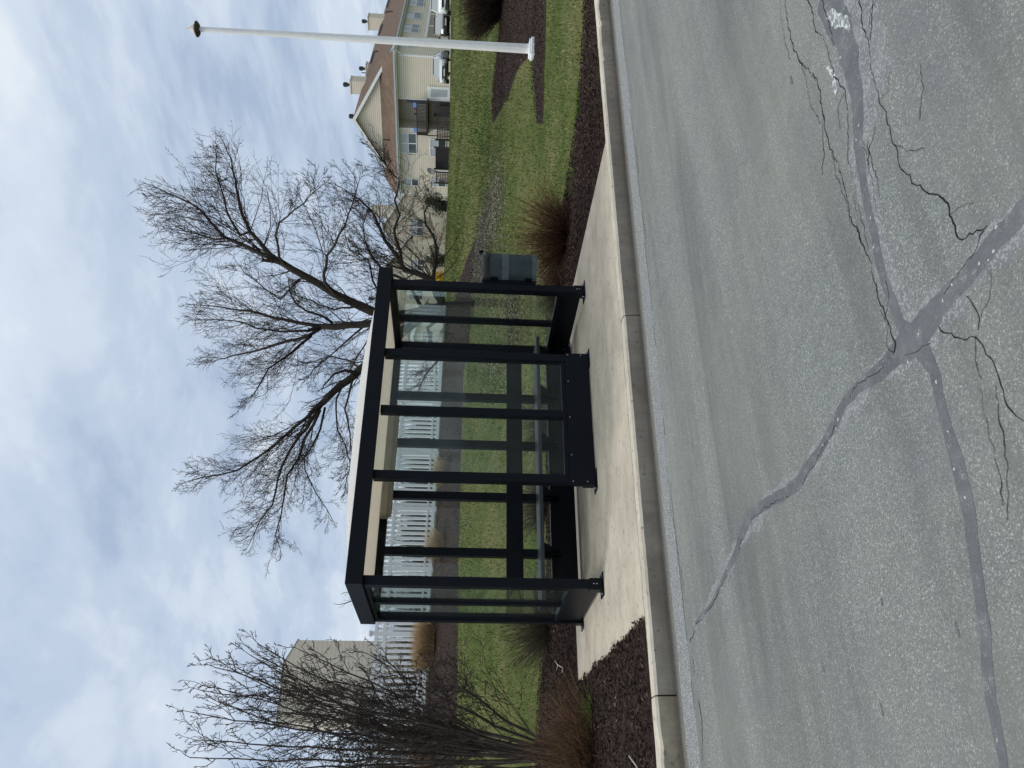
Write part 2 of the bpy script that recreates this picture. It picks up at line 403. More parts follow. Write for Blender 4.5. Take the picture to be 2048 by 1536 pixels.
def make_siding(name, lo, hi, pitch=0.20, line=0.68):
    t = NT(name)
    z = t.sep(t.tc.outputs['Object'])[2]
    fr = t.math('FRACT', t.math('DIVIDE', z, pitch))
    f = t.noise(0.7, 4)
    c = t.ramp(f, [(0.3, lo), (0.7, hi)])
    lap_shade = t.math('LESS_THAN', fr, 0.22)
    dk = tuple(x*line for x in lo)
    c = t.mix(lap_shade, c, dk)  # shade line under each board lap, put into the colour
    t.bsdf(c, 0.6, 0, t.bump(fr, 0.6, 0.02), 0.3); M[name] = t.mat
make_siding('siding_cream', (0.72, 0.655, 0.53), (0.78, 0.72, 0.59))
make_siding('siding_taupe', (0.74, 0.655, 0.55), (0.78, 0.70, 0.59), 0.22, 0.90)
def make_shingle():
    t = NT('shingle_brown')
    f = t.noise(1.2, 5); v = t.sep(t.voro(4.0, t.mapping((1, 1, 2.5))))[0]
    c = t.ramp(f, [(0.3, (0.115, 0.080, 0.060)), (0.7, (0.175, 0.125, 0.095))])
    c = t.mix(t.math('MULTIPLY', v, 0.4), c, (0.085, 0.058, 0.044))
    t.bsdf(c, 0.9, 0, t.bump(v, 0.4, 0.02), 0.2); M['shingle_brown'] = t.mat
make_shingle()

# ------------------------------------------------------------------ terrain
def kerb_y(X): return 5.72 - 0.028*X          # street face of the kerb
def _photo_z(x, y, t): p = at(x, y, t); return (p.x, p.y, p.z)
CP = []
for X in (-14, -6, 0, 4, 8): CP += [(X, 5.7, -0.02), (X, 9.0, -0.02), (X, 12.2, 0.0)]
for X in (10, 12, 16, 24): CP += [(X, 5.6, 0.0)]
CP += [(-30, 5.7, 0), (50, 5.6, 0.2), (10, 8.0, 0.03), (11, 10.5, 0.10), (9, 11.0, 0.0)]
CP += [_photo_z(905, 0, 55), _photo_z(901, 300, 55), _photo_z(896, 470, 50), _photo_z(889, 570, 42)]
CP += [(13.2, 9.54, 0.28), (18, 10, 0.55), (27, 12, 1.1), (36, 14, 1.7), (45, 14, 2.2), (20, 16, 0.95), (30, 22, 1.9)]
for X in (-12, -4, 2.4, 7, 11, 14.8): CP += [(X, 22.6, 2.13), (X, 19.0, 1.45), (X, 27, 2.2), (X, 40, 2.3)]
for X in (-12, -4, 2, 6): CP += [(X, 15.6, 0.74)]
CP += [(11.84, 16.25, 1.12), (-40, 25, 2.1), (-40, 60, 2.4), (-30, 15, 0.7)]
for t in (72, 95, 130):
    for y in (-300, 0, 250, 480, 640): 
        p = at(900, y, t); CP.append((p.x, p.y, 3.42))
CP += [(10, 80, 3.0), (-60, 120, 3.0), (140, 60, 3.4), (120, 20, 2.6), (80, 12, 2.0), (60, 6, 0.6), (200, 150, 3.4), (30, 160, 3.4)]
CP = np.array(CP)
def _tps(r2): return np.where(r2 > 1e-12, 0.5*r2*np.log(np.maximum(r2, 1e-12)), 0.0)
_S = 10.0
_A = CP[:, :2]/_S; _n = len(_A)
_K = _tps(((_A[:, None]-_A[None])**2).sum(-1)) + np.eye(_n)*0.004
_P = np.hstack([np.ones((_n, 1)), _A])
_sol = np.linalg.solve(np.block([[_K, _P], [_P.T, np.zeros((3, 3))]]), np.concatenate([CP[:, 2], np.zeros(3)]))
def ground_np(X, Y):
    X = np.asarray(X, float); Y = np.asarray(Y, float); sh = X.shape
    q = np.stack([X.ravel(), Y.ravel()], -1)
    out = np.zeros(len(q))
    for i in range(0, len(q), 20000):
        qq = q[i:i+20000]
        k = _tps(((qq[:, None]/_S-_A[None])**2).sum(-1))
        out[i:i+20000] = k@_sol[:_n] + _sol[_n] + (qq/_S)@_sol[_n+1:]
    far = np.hypot(q[:, 0]-30, q[:, 1]-30)
    w = np.clip((far-90)/60, 0, 1)
    out = out*(1-w) + 3.0*w
    out = np.where(q[:, 1] < 12.0, np.clip(out, -0.02, 9), out)
    # flat strip round the pad
    near = np.clip((q[:, 1]-11.6)/0.8, 0, 1); nx = np.clip((q[:, 0]-8.8)/2.0, 0, 1); nn = np.maximum(near, nx)
    out = out*nn + (-0.02)*(1-nn)
    return out.reshape(sh)
def gz(X, Y): return float(ground_np(np.array([X]), np.array([Y]))[0])
def on_ground(x, y, lift=0.0):                 # bearing followed until it meets the terrain
    d = ray(x, y)
    ts = np.concatenate([np.arange(4, 40, 0.05), np.arange(40, 110, 0.4)])
    P = EYEP[None]+d[None]*ts[:, None]
    g = ground_np(P[:, 0], P[:, 1])+lift
    below = np.where(P[:, 2] <= g)[0]
    if len(below) == 0: return None
    p = P[below[0]]
    return Vector((p[0], p[1], g[below[0]]))

def axis_vals(a, b, near0, near1, step, grow=1.25):
    v = list(np.arange(near0, near1+1e-6, step)); s = step
    while v[-1] < b: s *= grow; v.append(v[-1]+s)
    s = step
    while v[0] > a: s *= grow; v.insert(0, v[0]-s)
    return np.array(v)
xs = axis_vals(-900, 1500, -4, 30, 0.4); ys = np.concatenate([[0], axis_vals(6.2, 1500, 6.2, 26, 0.4)])
XX, YY = np.meshgrid(xs, ys, indexing='ij')
YY[:, 0] = kerb_y(XX[:, 0]) + 0.10
YY[:, 1] = np.maximum(YY[:, 1], YY[:, 0]+0.2)
for j in range(1, YY.shape[1]): YY[:, j] = np.maximum(YY[:, j], YY[:, j-1]+0.05)
ZZ = ground_np(XX, YY)
nx, ny = XX.shape
idx = np.arange(nx*ny).reshape(nx, ny)
Fq = np.stack([idx[:-1, :-1], idx[1:, :-1], idx[1:, 1:], idx[:-1, 1:]], -1).reshape(-1, 4)
lawn = np_mesh('ground', np.stack([XX, YY, ZZ], -1).reshape(-1, 3), Fq, M['lawn'])
tag(lawn, kind='structure')
lawn.data.polygons.foreach_set('use_smooth', [True]*len(lawn.data.polygons))

# ------------------------------------------------------------------ road with its sealed cracks
ROADZ = -0.15
def dens(pts, step):
    out = [Vector(pts[0])]
    for a, b in zip(pts[:-1], pts[1:]):
        a = Vector(a); b = Vector(b); n = max(1, int((b-a).length/step))
        for i in range(1, n+1): out.append(a.lerp(b, i/n))
    return out
def ribbon(mb, photo_pts, widths, z, step=0.03, jit=0.004, wj=0.35, seed=0, crack=False):
    rg = random.Random(seed)
    W = [Vector((*on_z(x, y, ROADZ)[:2], 0)) for x, y in photo_pts]
    acc = [0]
    for a, b in zip(W[:-1], W[1:]): acc.append(acc[-1]+(b-a).length)
    P = dens(W, step); tot = acc[-1]; s = 0; L = []; Rr = []
    lw = rw = 0.0; ph = 0.0
    for i, p in enumerate(P):
        if i: s += (P[i]-P[i-1]).length
        w = np.interp(s, acc, widths)
        d = (P[min(i+1, len(P)-1)]-P[max(0, i-1)]).normalized(); n = Vector((-d.y, d.x, 0))
        lw = lw*0.75 + rg.uniform(-1, 1)*0.4; rw = rw*0.75+rg.uniform(-1, 1)*0.4; ph = ph*(0.55 if crack else 0.8)+rg.uniform(-1, 1)*jit
        if crack: w *= max(.28, .70+.38*math.sin(s*7.3+seed)*math.sin(s*3.1+seed*2)+.25*rg.uniform(-1, 1))
        c = p + n*ph
        L.append(c+n*w*0.5*max(0.1, 1+wj*lw)); Rr.append(c-n*w*0.5*max(0.1, 1+wj*rw))
    v = [(q.x, q.y, z) for q in L]+[(q.x, q.y, z) for q in Rr]; k = len(P)
    mb.add(v, [(i, i+k, i+k+1, i+1) for i in range(k-1)])
rd = MB()
rx = [-900, -60, -10, 0, 4, 8, 20, 60, 1500]
v = [(x, -700, ROADZ) for x in rx]+[(x, kerb_y(x)+0.02, ROADZ) for x in rx]; k = len(rx)
rd.add(v, [(i, i+1, i+1+k, i+k) for i in range(k-1)])
S1 = [(1390,1250),(1402,1230),(1425,1205),(1436,1180),(1452,1145),(1475,1100),(1487,1060),(1500,1030),(1530,1003),(1575,985),(1600,965),(1612,940),(1640,900),(1668,850),(1690,805),(1720,770),(1760,740),(1785,715),(1805,695),(1850,650),(1880,610),(1920,570),(1960,520),(2000,468),(2055,412)]
W1 = [.02,.03,.035,.04,.045,.055,.06,.065,.07,.065,.07,.055,.055,.055,.05,.06,.07,.08,.12,.12,.08,.07,.07,.075,.085]
S2 = [(1835,680),(1868,740),(1880,790),(1895,850),(1910,910),(1925,970),(1940,1050),(1950,1130),(1965,1230),(1975,1310),(1985,1400),(1995,1470),(2010,1560)]
W2 = [.09,.05,.05,.05,.055,.06,.055,.05,.05,.05,.05,.055,.05]
S3 = [(1838,690),(1800,650),(1785,600),(1770,560),(1755,500),(1740,440),(1730,400),(1722,340),(1715,290),(1716,230),(1712,180),(1700,120),(1680,60),(1650,-20)]
W3 = [.09,.06,.05,.045,.045,.05,.05,.06,.06,.09,.11,.14,.15,.15]
rd.mi = 2
ribbon(rd, [(1400,1240),(1470,1105),(1540,1000),(1620,940),(1700,800),(1800,700),(1900,590),(2055,415)], [.05,.08,.11,.10,.09,.16,.12,.13], ROADZ+0.0003, wj=0.9, jit=0.01, seed=3)
ribbon(rd, [(1838,690),(1775,560),(1740,440),(1722,300),(1725,180),(1712,100),(1700,-20)], [.12,.10,.11,.16,.26,.30,.34], ROADZ+0.0004, wj=0.8, jit=0.012, seed=5)
rd.mi = 1
ribbon(rd, S1, W1, ROADZ+0.0006, seed=1, wj=0.34); ribbon(rd, S2, W2, ROADZ+0.0008, seed=2, wj=0.32, jit=0.004); ribbon(rd, S3, W3, ROADZ+0.0010, seed=4, wj=0.4)
rd.mi = 4
ribbon(rd, [(1655,25),(1672,35),(1690,40),(1700,60)], [.03,.07,.06,.02], ROADZ+0.0012, 0.02, 0.006, 0.7, 8)
ribbon(rd, [(1655,130),(1668,160),(1672,190)], [.02,.04,.02], ROADZ+0.0013, 0.02, 0.006, 0.7, 9)
rd.mi = 3
cr = [([(1790,706),(1794,690),(1784,660),(1770,640),(1762,610),(1755,580),(1745,550),(1740,520),(1722,480),(1700,430),(1690,380),(1683,340),(1660,300),(1655,270),(1645,230),(1640,190),(1632,160),(1625,150)],.008),
 ([(1633,160),(1610,130),(1600,120),(1590,100),(1583,80),(1575,40),(1568,-10)],.006),
 ([(1612,-5),(1625,30),(1632,60),(1645,70)],.008), ([(1645,70),(1665,130),(1668,150),(1690,185),(1697,230),(1697,290),(1697,330)],.006),
 ([(1720,-5),(1725,50),(1738,90),(1742,130),(1750,170),(1762,200),(1775,240),(1790,290),(1800,330),(1820,350),(1830,370),(1855,380),(1880,395),(1895,410),(1900,430),(1913,460),(1925,480),(1940,470),(1975,455)],.006),
 ([(1877,655),(1895,668),(1925,678),(1955,672),(1965,685),(1980,715),(1990,740),(2000,760),(2010,790),(2020,810),(2035,830),(2055,850)],.006),
 ([(1935,590),(1945,610),(1955,640),(1957,660)],.003), ([(1980,530),(1981,570),(1972,610),(1962,632)],.003),
 ([(1810,712),(1830,700),(1845,690),(1860,682)],.004), ([(1890,590),(1905,560),(1930,530),(1952,495),(1968,462)],.006),
 ([(1700,790),(1716,768),(1740,752),(1768,735)],.004), ([(1605,968),(1618,945),(1645,900),(1672,850)],.004),
 ([(1478,1098),(1493,1060),(1504,1040),(1534,1012),(1578,992)],.004), ([(1392,1252),(1425,1210),(1436,1186),(1455,1140)],.005),
 ([(1645,230),(1645,275),(1648,310),(1644,350)],.005), ([(1720,480),(1712,420),(1708,390)],.004), ([(1735,285),(1742,320),(1755,360),(1760,400)],.004),
 ([(1756,-5),(1740,20),(1738,60),(1728,75)],.004), ([(1746,-5),(1745,45),(1742,80)],.005),
 ([(1272,292),(1275,318),(1278,345)],.009), ([(1283,420),(1291,470),(1292,490)],.007), ([(1328,860),(1340,1000),(1360,1130),(1380,1240)],.004),
 ([(1384,1282),(1386,1310),(1390,1350)],.008), ([(1398,1400),(1404,1440),(1405,1520)],.010), ([(1390,1260),(1380,1285)],.012),
 ([(1995,770),(2005,850),(2018,960),(2022,1040)],.003), ([(1560,-5),(1566,60),(1580,120)],.003),
 ([(1665,300),(1672,350),(1690,400),(1700,440)],.004), ([(1700,330),(1712,380),(1722,430),(1737,500)],.004), ([(1730,285),(1738,330),(1748,380),(1752,430)],.003), ([(1690,185),(1676,220),(1680,260)],.003), ([(1752,255),(1741,290),(1735,330)],.003),
 ([(1960,780),(1975,850),(1990,900),(2000,960),(2005,1010)],.003), ([(1770,640),(1778,600),(1772,560)],.003), ([(1900,430),(1925,415),(1950,405)],.003), ([(1955,672),(1950,720),(1962,760)],.003), ([(1600,120),(1612,150),(1620,200),(1640,250)],.004), ([(1640,-5),(1660,45),(1668,90)],.004), ([(1790,290),(1815,300),(1850,295)],.003), ([(1838,120),(1845,180),(1842,240)],.003), ([(1762,200),(1775,180),(1780,140)],.003),
 ([(1345,545),(1335,560),(1330,585),(1320,605)],.003), ([(1790,706),(1773,690),(1775,655),(1762,612)],.003)]
for i, (pp, w) in enumerate(cr):
    w *= .85
    ribbon(rd, pp, [w]*len(pp), ROADZ+0.0016+0.00002*i, 0.016, 0.0075, 0.8, 20+i, True)
# oil drips and chewing-gum spots
rd.mi = 1
rg = random.Random(4)
for x, y, a, b in [(1583,160,.034,.010),(1342,448,.012,.008),(1440,774,.02,.006),(1764,1205,.018,.006),(1648,1338,.014,.007),(1764,1420,.028,.007),(1915,1260,.03,.008)]:
    c = on_z(x, y, ROADZ)
    rd.add([(c[0]+a*math.cos(k*.63)*rg.uniform(.8, 1.1), c[1]+b*math.sin(k*.63)*rg.uniform(.8, 1.1), ROADZ+0.0014) for k in range(10)], [tuple(range(10))])
road = rd.build('road', [M['asphalt'], M['crack_sealant'], M['worn_sealant'], M['crack_dark'], M['salt_stain']])
tag(road, kind='structure')

# ------------------------------------------------------------------ kerb
kroot = empty('kerb', (0, 5.7, 0)); tag(kroot, kind='structure')
joints = [-40, -6.2, -2.6, 0.915, 4.11, 7.52, 10.9, 14.3, 30, 120]
rgk = random.Random(11)
for i, (a, b) in enumerate(zip(joints[:-1], joints[1:])):
    mb = MB(); a2 = a+0.006; b2 = b-0.006; n = max(2, int(min(80, (b2-a2)/0.08)))
    rough = 0.007 if b <= 0.92 else (0.008 if a > 7.5 else 0.002)
    dz = rgk.uniform(-.004, .004); dy = rgk.uniform(-.005, .005)
    prof = [(0.004, -0.3), (0.0, -0.12), (0.012, -0.018), (0.030, 0.0), (0.135, 0.0), (0.14, -0.02), (0.14, -0.3)]
    V = []; 
    for k in range(n+1):
        x = a2+(b2-a2)*k/n
        j1 = rgk.gauss(0, rough); j2 = rgk.gauss(0, rough)
        for q, (py, pz) in enumerate(prof):
            e = (j1 if q in (2, 3) else j2*0.4)
            V.append((x, kerb_y(x)+py+dy+(abs(e) if q in (2, 3) else 0)+(rgk.gauss(0, rough*.8) if q == 4 else 0), pz+dz-(abs(j1) if q in (2, 3) else 0)))
    m_ = len(prof)
    F_ = [(k*m_+q, (k+1)*m_+q, (k+1)*m_+q+1, k*m_+q+1) for k in range(n) for q in range(m_-1)]
    F_ += [tuple(range(m_)), tuple(n*m_+q for q in range(m_))[::-1]]
    mb.v = V; mb.f = F_
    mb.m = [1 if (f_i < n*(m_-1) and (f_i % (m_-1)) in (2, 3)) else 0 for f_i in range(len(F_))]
    stone = mb.build('kerb_stone', [M['kerb_old'] if b <= 0.92 else M['kerb_concrete'], M['kerb_top_lit']], kroot)

# ------------------------------------------------------------------ concrete pad
mb = MB()
padpts = [(1.50, kerb_y(1.5)+0.146), (6.42, kerb_y(6.42)+0.146), (6.47, 9.26), (1.60, 9.26)]
mb.prism([(x, y, -0.12) for x, y in padpts], (0, 0, 0.12))
pad = mb.build('pavement', M['pad_concrete'], bevel=0.008); tag(pad, kind='structure')

# ------------------------------------------------------------------ mulch beds
def wobble(poly, step, amp, seed):
    rg = random.Random(seed); out = []
    P = dens([Vector((*p, 0)) for p in poly]+[Vector((*poly[0], 0))], step)[:-1]
    off = 0
    for i, p in enumerate(P):
        d = (P[(i+1) % len(P)]-P[i-1]).normalized(); n = Vector((-d.y, d.x, 0))
        off = off*0.6+rg.uniform(-1, 1)*amp
        out.append((p.x+n.x*off, p.y+n.y*off))
    return out
def inside(px, py, poly):
    poly = np.asarray(poly); x0, y0 = poly[:, 0], poly[:, 1]; x1, y1 = np.roll(x0, -1), np.roll(y0, -1)
    px = np.asarray(px)[:, None]; py = np.asarray(py)[:, None]
    cond = ((y0 > py) != (y1 > py)) & (px < (x1-x0)*(py-y0)/(y1-y0+1e-12)+x0)
    return (cond.sum(1) % 2) == 1
def bed(name, poly, step, amp, lift, grid, seed):
    b = wobble(poly, step, amp, seed); bb = np.array(b)
    gx, gy = np.meshgrid(np.arange(bb[:, 0].min(), bb[:, 0].max(), grid), np.arange(bb[:, 1].min(), bb[:, 1].max(), grid), indexing='ij')
    rg = np.random.default_rng(seed); gx = gx.ravel()+rg.uniform(-.3, .3, gx.size)*grid; gy = gy.ravel()+rg.uniform(-.3, .3, gy.size)*grid
    k = inside(gx, gy, b); gx, gy = gx[k], gy[k]
    pts = [Vector(p) for p in b]+[Vector((x, y)) for x, y in zip(gx, gy)]; n = len(b)
    vs, es, fs, *_ = delaunay_2d_cdt(pts, [(i, (i+1) % n) for i in range(n)], [], 1, 1e-5)
    V = np.array([(p.x, p.y) for p in vs]); z = ground_np(V[:, 0], V[:, 1])
    ed = np.sqrt(((V[:, None, :]-bb[None])**2).sum(-1)).min(1) if len(V)*len(bb) < 4e6 else np.ones(len(V))
    z = z+lift*np.clip(ed/0.15, 0.15, 1)+rg.normal(0, .003, len(V))
    me = bpy.data.meshes.new(name); me.from_pydata([(a[0], a[1], c) for a, c in zip(V, z)], [], [tuple(f) for f in fs]); me.update()
    me.materials.append(M['mulch']); o = bpy.data.objects.new(name, me); COL.objects.link(o); tag(o, kind='structure')
    return b
P2 = lambda x, y: tuple(on_z(x, y)[:2])
kb = lambda x: (x, kerb_y(x)+0.148)
bedA = [kb(1.50), (1.50, 6.4), (1.53, 7.1), (1.58, 8.4), (1.60, 9.28), (3.5, 9.28), (6.49, 9.28), (6.45, 7.5), (6.42, 5.95), kb(6.42), kb(8.0), kb(9.9), kb(11.5), (11.3, 6.3),
        (9.38, 6.1), (8.95, 6.6), (8.56, 7.24), (8.40, 7.8), (8.375, 8.48), (8.45, 9.2), (8.5, 10.2), (8.3, 11.1), (7.5, 11.3), (6.5, 11.4), (5.2, 11.7), (4.0, 12.0), (2.96, 12.18), (2.04, 12.7), (1.2, 12.9), (0, 12.9), (-4, 12.9), (-4, kerb_y(-4)+.148), kb(0)]
bA = bed('mulch_bed', bedA, 0.07, 0.025, 0.03, 0.16, 1)
G = lambda x, y: tuple(on_ground(x, y)[:2])
bedB = [G(*p) for p in [(1000,68),(995,117),(988,167),(986,213),(988,245),(1003,222),(1016,200),(1029,161),(1042,130),(1058,116),(1066,125),(1068,167),(1072,210),(1076,250),(1086,247),(1088,200),(1089,167),(1092,78),(1093,0),(1093,-60),(1010,-60),(1003,0)]]
bB = bed('mulch_bed', bedB, 0.12, 0.03, 0.03, 0.3, 2)
bedC = [(-12, 22.75), (14.9, 22.75), (15.6, 24.2), (16.6, 24.4)]+[G(*p) for p in [(908,612),(921,556),(938,510),(954,470),(952,510),(949,555),(945,610),(938,700)]]+[(11.6, 18.9), (9, 18.9), (6, 18.7), (3.2, 18.4), (0, 18.2), (-12, 18.2)]
bC = bed('mulch_bed', bedC, 0.15, 0.04, 0.03, 0.35, 3)

# loose chips on the beds in front
def chips(name, polys, counts, seed, size=(0.012, 0.042)):
    rg = np.random.default_rng(seed); VV = []; FF = []; CC = []; n0 = 0
    for poly, cnt in zip(polys, counts):
        bb = np.array(poly); x = rg.uniform(bb[:, 0].min(), bb[:, 0].max(), cnt); y = rg.uniform(bb[:, 1].min(), bb[:, 1].max(), cnt)
        k = inside(x, y, poly); x, y = x[k], y[k]; n = len(x)
        z = ground_np(x, y)+0.033+rg.uniform(0, .006, n)
        a = rg.uniform(0, math.pi, n); L = rg.uniform(*size, n); w = rg.uniform(.003, .006, n); ti = rg.normal(0, .22, n)
        dx, dy, dz = np.cos(a)*L/2*np.cos(ti), np.sin(a)*L/2*np.cos(ti), np.sin(ti)*L/2
        wx, wy = -np.sin(a)*w/2, np.cos(a)*w/2
        c = np.stack([x, y, z+np.abs(dz)], -1); d = np.stack([dx, dy, dz], -1); s = np.stack([wx, wy, rg.normal(0, .004, n)], -1)
        V = np.stack([c-d-s, c+d-s, c+d+s, c-d+s], 1).reshape(-1, 3)
        VV.append(V); FF.append(np.arange(4*n).reshape(n, 4)+n0); n0 += 4*n; CC.append(np.clip(rg.beta(2, 2.6, n)+(rg.random(n) > .985)*.6, 0, 1))
    o = np_mesh(name, np.concatenate(VV), np.concatenate(FF), M['mulch_chip'], None, np.concatenate(CC)); tag(o, 'dark brown shredded bark mulch lying on the planting beds', 'mulch', kind='stuff')
chips('mulch_chips', [wobble(bedA, .07, .03, 9), bB, bC], [230000, 50000, 60000], 5)

# ------------------------------------------------------------------ grass
def in_view(x, y, marg=80):
    d = np.stack([x, y, ground_np(x, y)], -1)-EYEP; t = d@FW
    px = 1024+FPX*(d@DN)/t; py = 768-FPX*(d@RT)/t
    return (t > 1) & (py > -marg) & (py < 1536+marg), t
def grass():
    rg = np.random.default_rng(3); N = 1500000
    x = rg.uniform(-6, 60, N); y = rg.uniform(5.9, 60, N)
    t = (x*FW[0]+y*FW[1])
    k = (t > 9) & (t < 60) & (rg.random(N) < np.clip((13.0/np.maximum(t, 1))**1.5, 0, 1)); x, y = x[k], y[k]
    k, t = in_view(x, y); x, y = x[k], y[k]
    k = (y < 22.6) | (x > 15.5); x, y = x[k], y[k]
    for b in (bA, bB, bC): 
        k = ~inside(x, y, b); x, y = x[k], y[k]
    k = ~((x > 1.4) & (x < 6.6) & (y < 9.4)); x, y = x[k], y[k]
    k = y > kerb_y(x)+0.3; x, y = x[k], y[k]
    n = len(x); z = ground_np(x, y); t = (x*FW[0]+y*FW[1])
    h = rg.uniform(.025, .06, n)*np.clip(t/16, 1, 1.8); w = rg.uniform(.004, .009, n)*np.clip(t/12, 1, 2.2); a = rg.uniform(0, 2*math.pi, n); ln = rg.uniform(.0, .045, n); la = rg.uniform(0, 6.28, n)
    c = np.stack([x, y, z-.005], -1)
    s = np.stack([np.cos(a)*w, np.sin(a)*w, 0*a], -1); tip = np.stack([np.cos(la)*ln, np.sin(la)*ln, h], -1)
    V = np.stack([c-s, c+s, c+tip], 1).reshape(-1, 3)
    # patches of straw-coloured and of greener turf
    f = 0.5+0.25*np.sin(x*.9+1.7*np.sin(y*.55))+0.25*np.sin(y*1.3+2*np.sin(x*.4+1))
    f2 = 0.5+0.5*np.sin(x*1.7+np.sin(y*2.1)*2)*np.sin(y*2.3+np.cos(x*1.3)*2)*np.sin(.6*x-.9*y)
    col = np.clip(rg.normal(.34, .14, n)+.34*(f-.5)+.30*(f2-.5)+(rg.random(n) < .08+.26*f2*f)*rg.uniform(.2, .5, n), 0, 1)
    o = np_mesh('grass', V, np.arange(3*n).reshape(n, 3), M['grass_blade'], None, col); tag(o, 'short spring lawn grass with straw coloured patches', 'grass', kind='stuff'); print('blades', n)
grass()
def litter():
    rg = np.random.default_rng(8); pts = [(968,600,16),(985,640,20),(975,690,22),(1000,700,16),(990,585,14),(958,500,9),(962,480,10),(972,455,12),(985,430,13),(996,405,9),(960,530,9),(1040,660,16),(1025,620,10)]
    XS = []
    for (px, py, sp) in pts:
        n = 1300
        c = G(px, py); X = rg.normal(c[0], sp*.055, n); Y = rg.normal(c[1], sp*.05, n); XS.append(np.stack([X, Y], -1))
    q = np.concatenate(XS); n = len(q); x, y = q[:, 0], q[:, 1]; z = ground_np(x, y)+.03+rg.uniform(0, .03, n)
    a = rg.uniform(0, 6.28, n); L = rg.uniform(.01, .035, n); w = rg.uniform(.005, .014, n)
    d = np.stack([np.cos(a)*L, np.sin(a)*L, rg.normal(0, .01, n)], -1); s = np.stack([-np.sin(a)*w, np.cos(a)*w, rg.normal(0, .008, n)], -1); c = np.stack([x, y, z], -1)
    V = np.stack([c-d, c-s, c+d, c+s], 1).reshape(-1, 3)
    o = np_mesh('leaf_litter', V, np.arange(4*n).reshape(n, 4), M['litter'], None, rg.random(n)); tag(o, 'pale grey dead leaf litter scattered over the lawn behind the bin', 'leaf litter', kind='stuff')
litter()

# ------------------------------------------------------------------ bus shelter
XL, XR, YF, YB = 2.19, 5.75, 7.42, 8.736
sh = empty('bus_shelter', (3.97, 8.08, 0.0))
tag(sh, 'black metal bus shelter with glass walls, bench and white domed roof, on the concrete pad', 'bus shelter')
BM = M['black_metal']
def part(name, boxes, mat, parent=sh, bevel=0.004):
    mb = MB()
    for b in boxes: mb.box(*b)
    return mb.build(name, mat, parent, bevel=bevel)
h = 0.047
def post(x, y, foot, z0=0.012):
    p = part('post', [(x-h, x+h, y-h, y+h, z0, 2.30)], BM)
    if foot:
        s = part('post_foot', [(x-h-.009, x+h+.009, y-h-.009, y+h+.009, 0.010, 0.135), (x-.115, x+.115, y-.085, y+.085, 0.0, 0.010)], BM, p, 0.003)
        for z in (0.065, 0.095):
            mb = MB(); mb.tube([(x, y-h-.008, z), (x, y-h-.014, z)], [.0065, .0055], 8); mb.build('bolt', M['bolt_steel'], s)
        for dx in (-.09, .09):
            mb = MB(); mb.tube([(x+dx, y-.03, .009), (x+dx, y-.03, .035)], [.008, .008], 6); mb.build('anchor_bolt', M['pipe_grey'], s)
    return p
for x in (XL, 3.285, 4.77, XR): post(x, YF, True)
for x in (XL, XR): post(x, YB, True)
for x in (2.93, 3.62, 4.315, 4.99): part('back_mullion', [(x-.048, x+.048, YB-.04, YB+.04, 0.30, 2.27)], BM)
part('front_mullion', [(4.05-.046, 4.05+.046, YF-.04, YF+.04, 0.325, 2.29)], BM)
for x in (XL, XR): part('side_mullion', [(x-.028, x+.028, 8.10-.04, 8.10+.04, 0.32, 2.27)], BM)
# roof edge, header rails and dome
e = 0.055
rf = part('roof_fascia', [(2.12, 5.885, 7.27, 7.27+e, 2.29, 2.452), (2.12, 5.885, 8.80-e, 8.80, 2.29, 2.452), (2.12, 2.12+e, 7.27+e, 8.80-e, 2.29, 2.452), (5.885-e, 5.885, 7.27+e, 8.80-e, 2.29, 2.452)], BM)
for hb2 in [(XL+h, XR-h, YB-.042, YB+.042, 2.252, 2.338), (XL-.042, XL+.042, YF+h, YB-h, 2.25, 2.336), (XR-.042, XR+.042, YF+h, YB-h, 2.25, 2.336)]: part('header_rail', [hb2], BM)
mb = MB(); NX, NY = 40, 20; V = []
for i in range(NX+1):
    for j in range(NY+1):
        a = -1+2*i/NX; b = -1+2*j/NY
        z = 2.43+0.19*(1-abs(a)**3.2)**0.9*(1-abs(b)**2.3)**0.9
        V.append((4.0025+a*1.822, 8.035+b*0.70, z))
mb.add(V, [(i*(NY+1)+j, (i+1)*(NY+1)+j, (i+1)*(NY+1)+j+1, i*(NY+1)+j+1) for i in range(NX) for j in range(NY)])
mb.build('dome_roof', M['acrylic_white'], sh, smooth=True)
part('ceiling_panel', [(2.12+e, 5.885-e, 7.27+e, 8.80-e, 2.341, 2.346)], M['ceiling_cream'], bevel=0)
# glass
GL = M['pane_clear']
def pane(x0, x1, y0, y1, z0=0.33, z1=2.25): part('glass_pane', [(x0, x1, y0, y1, z0, z1)], GL, bevel=0)
bx = [XL, 2.93, 3.62, 4.315, 4.99, XR]
for a, b in zip(bx[:-1], bx[1:]): pane(a+.046, b-.046, YB-.004, YB+.004)
pane(3.285+.045, 4.05-.045, YF-.004, YF+.004, .325, 2.29); pane(4.05+.045, 4.77-.045, YF-.004, YF+.004, .325, 2.29)
for x in (XL, XR):
    pane(x-.004, x+.004, YF+.045, 8.10-.038); pane(x-.004, x+.004, 8.10+.038, YB-.045)
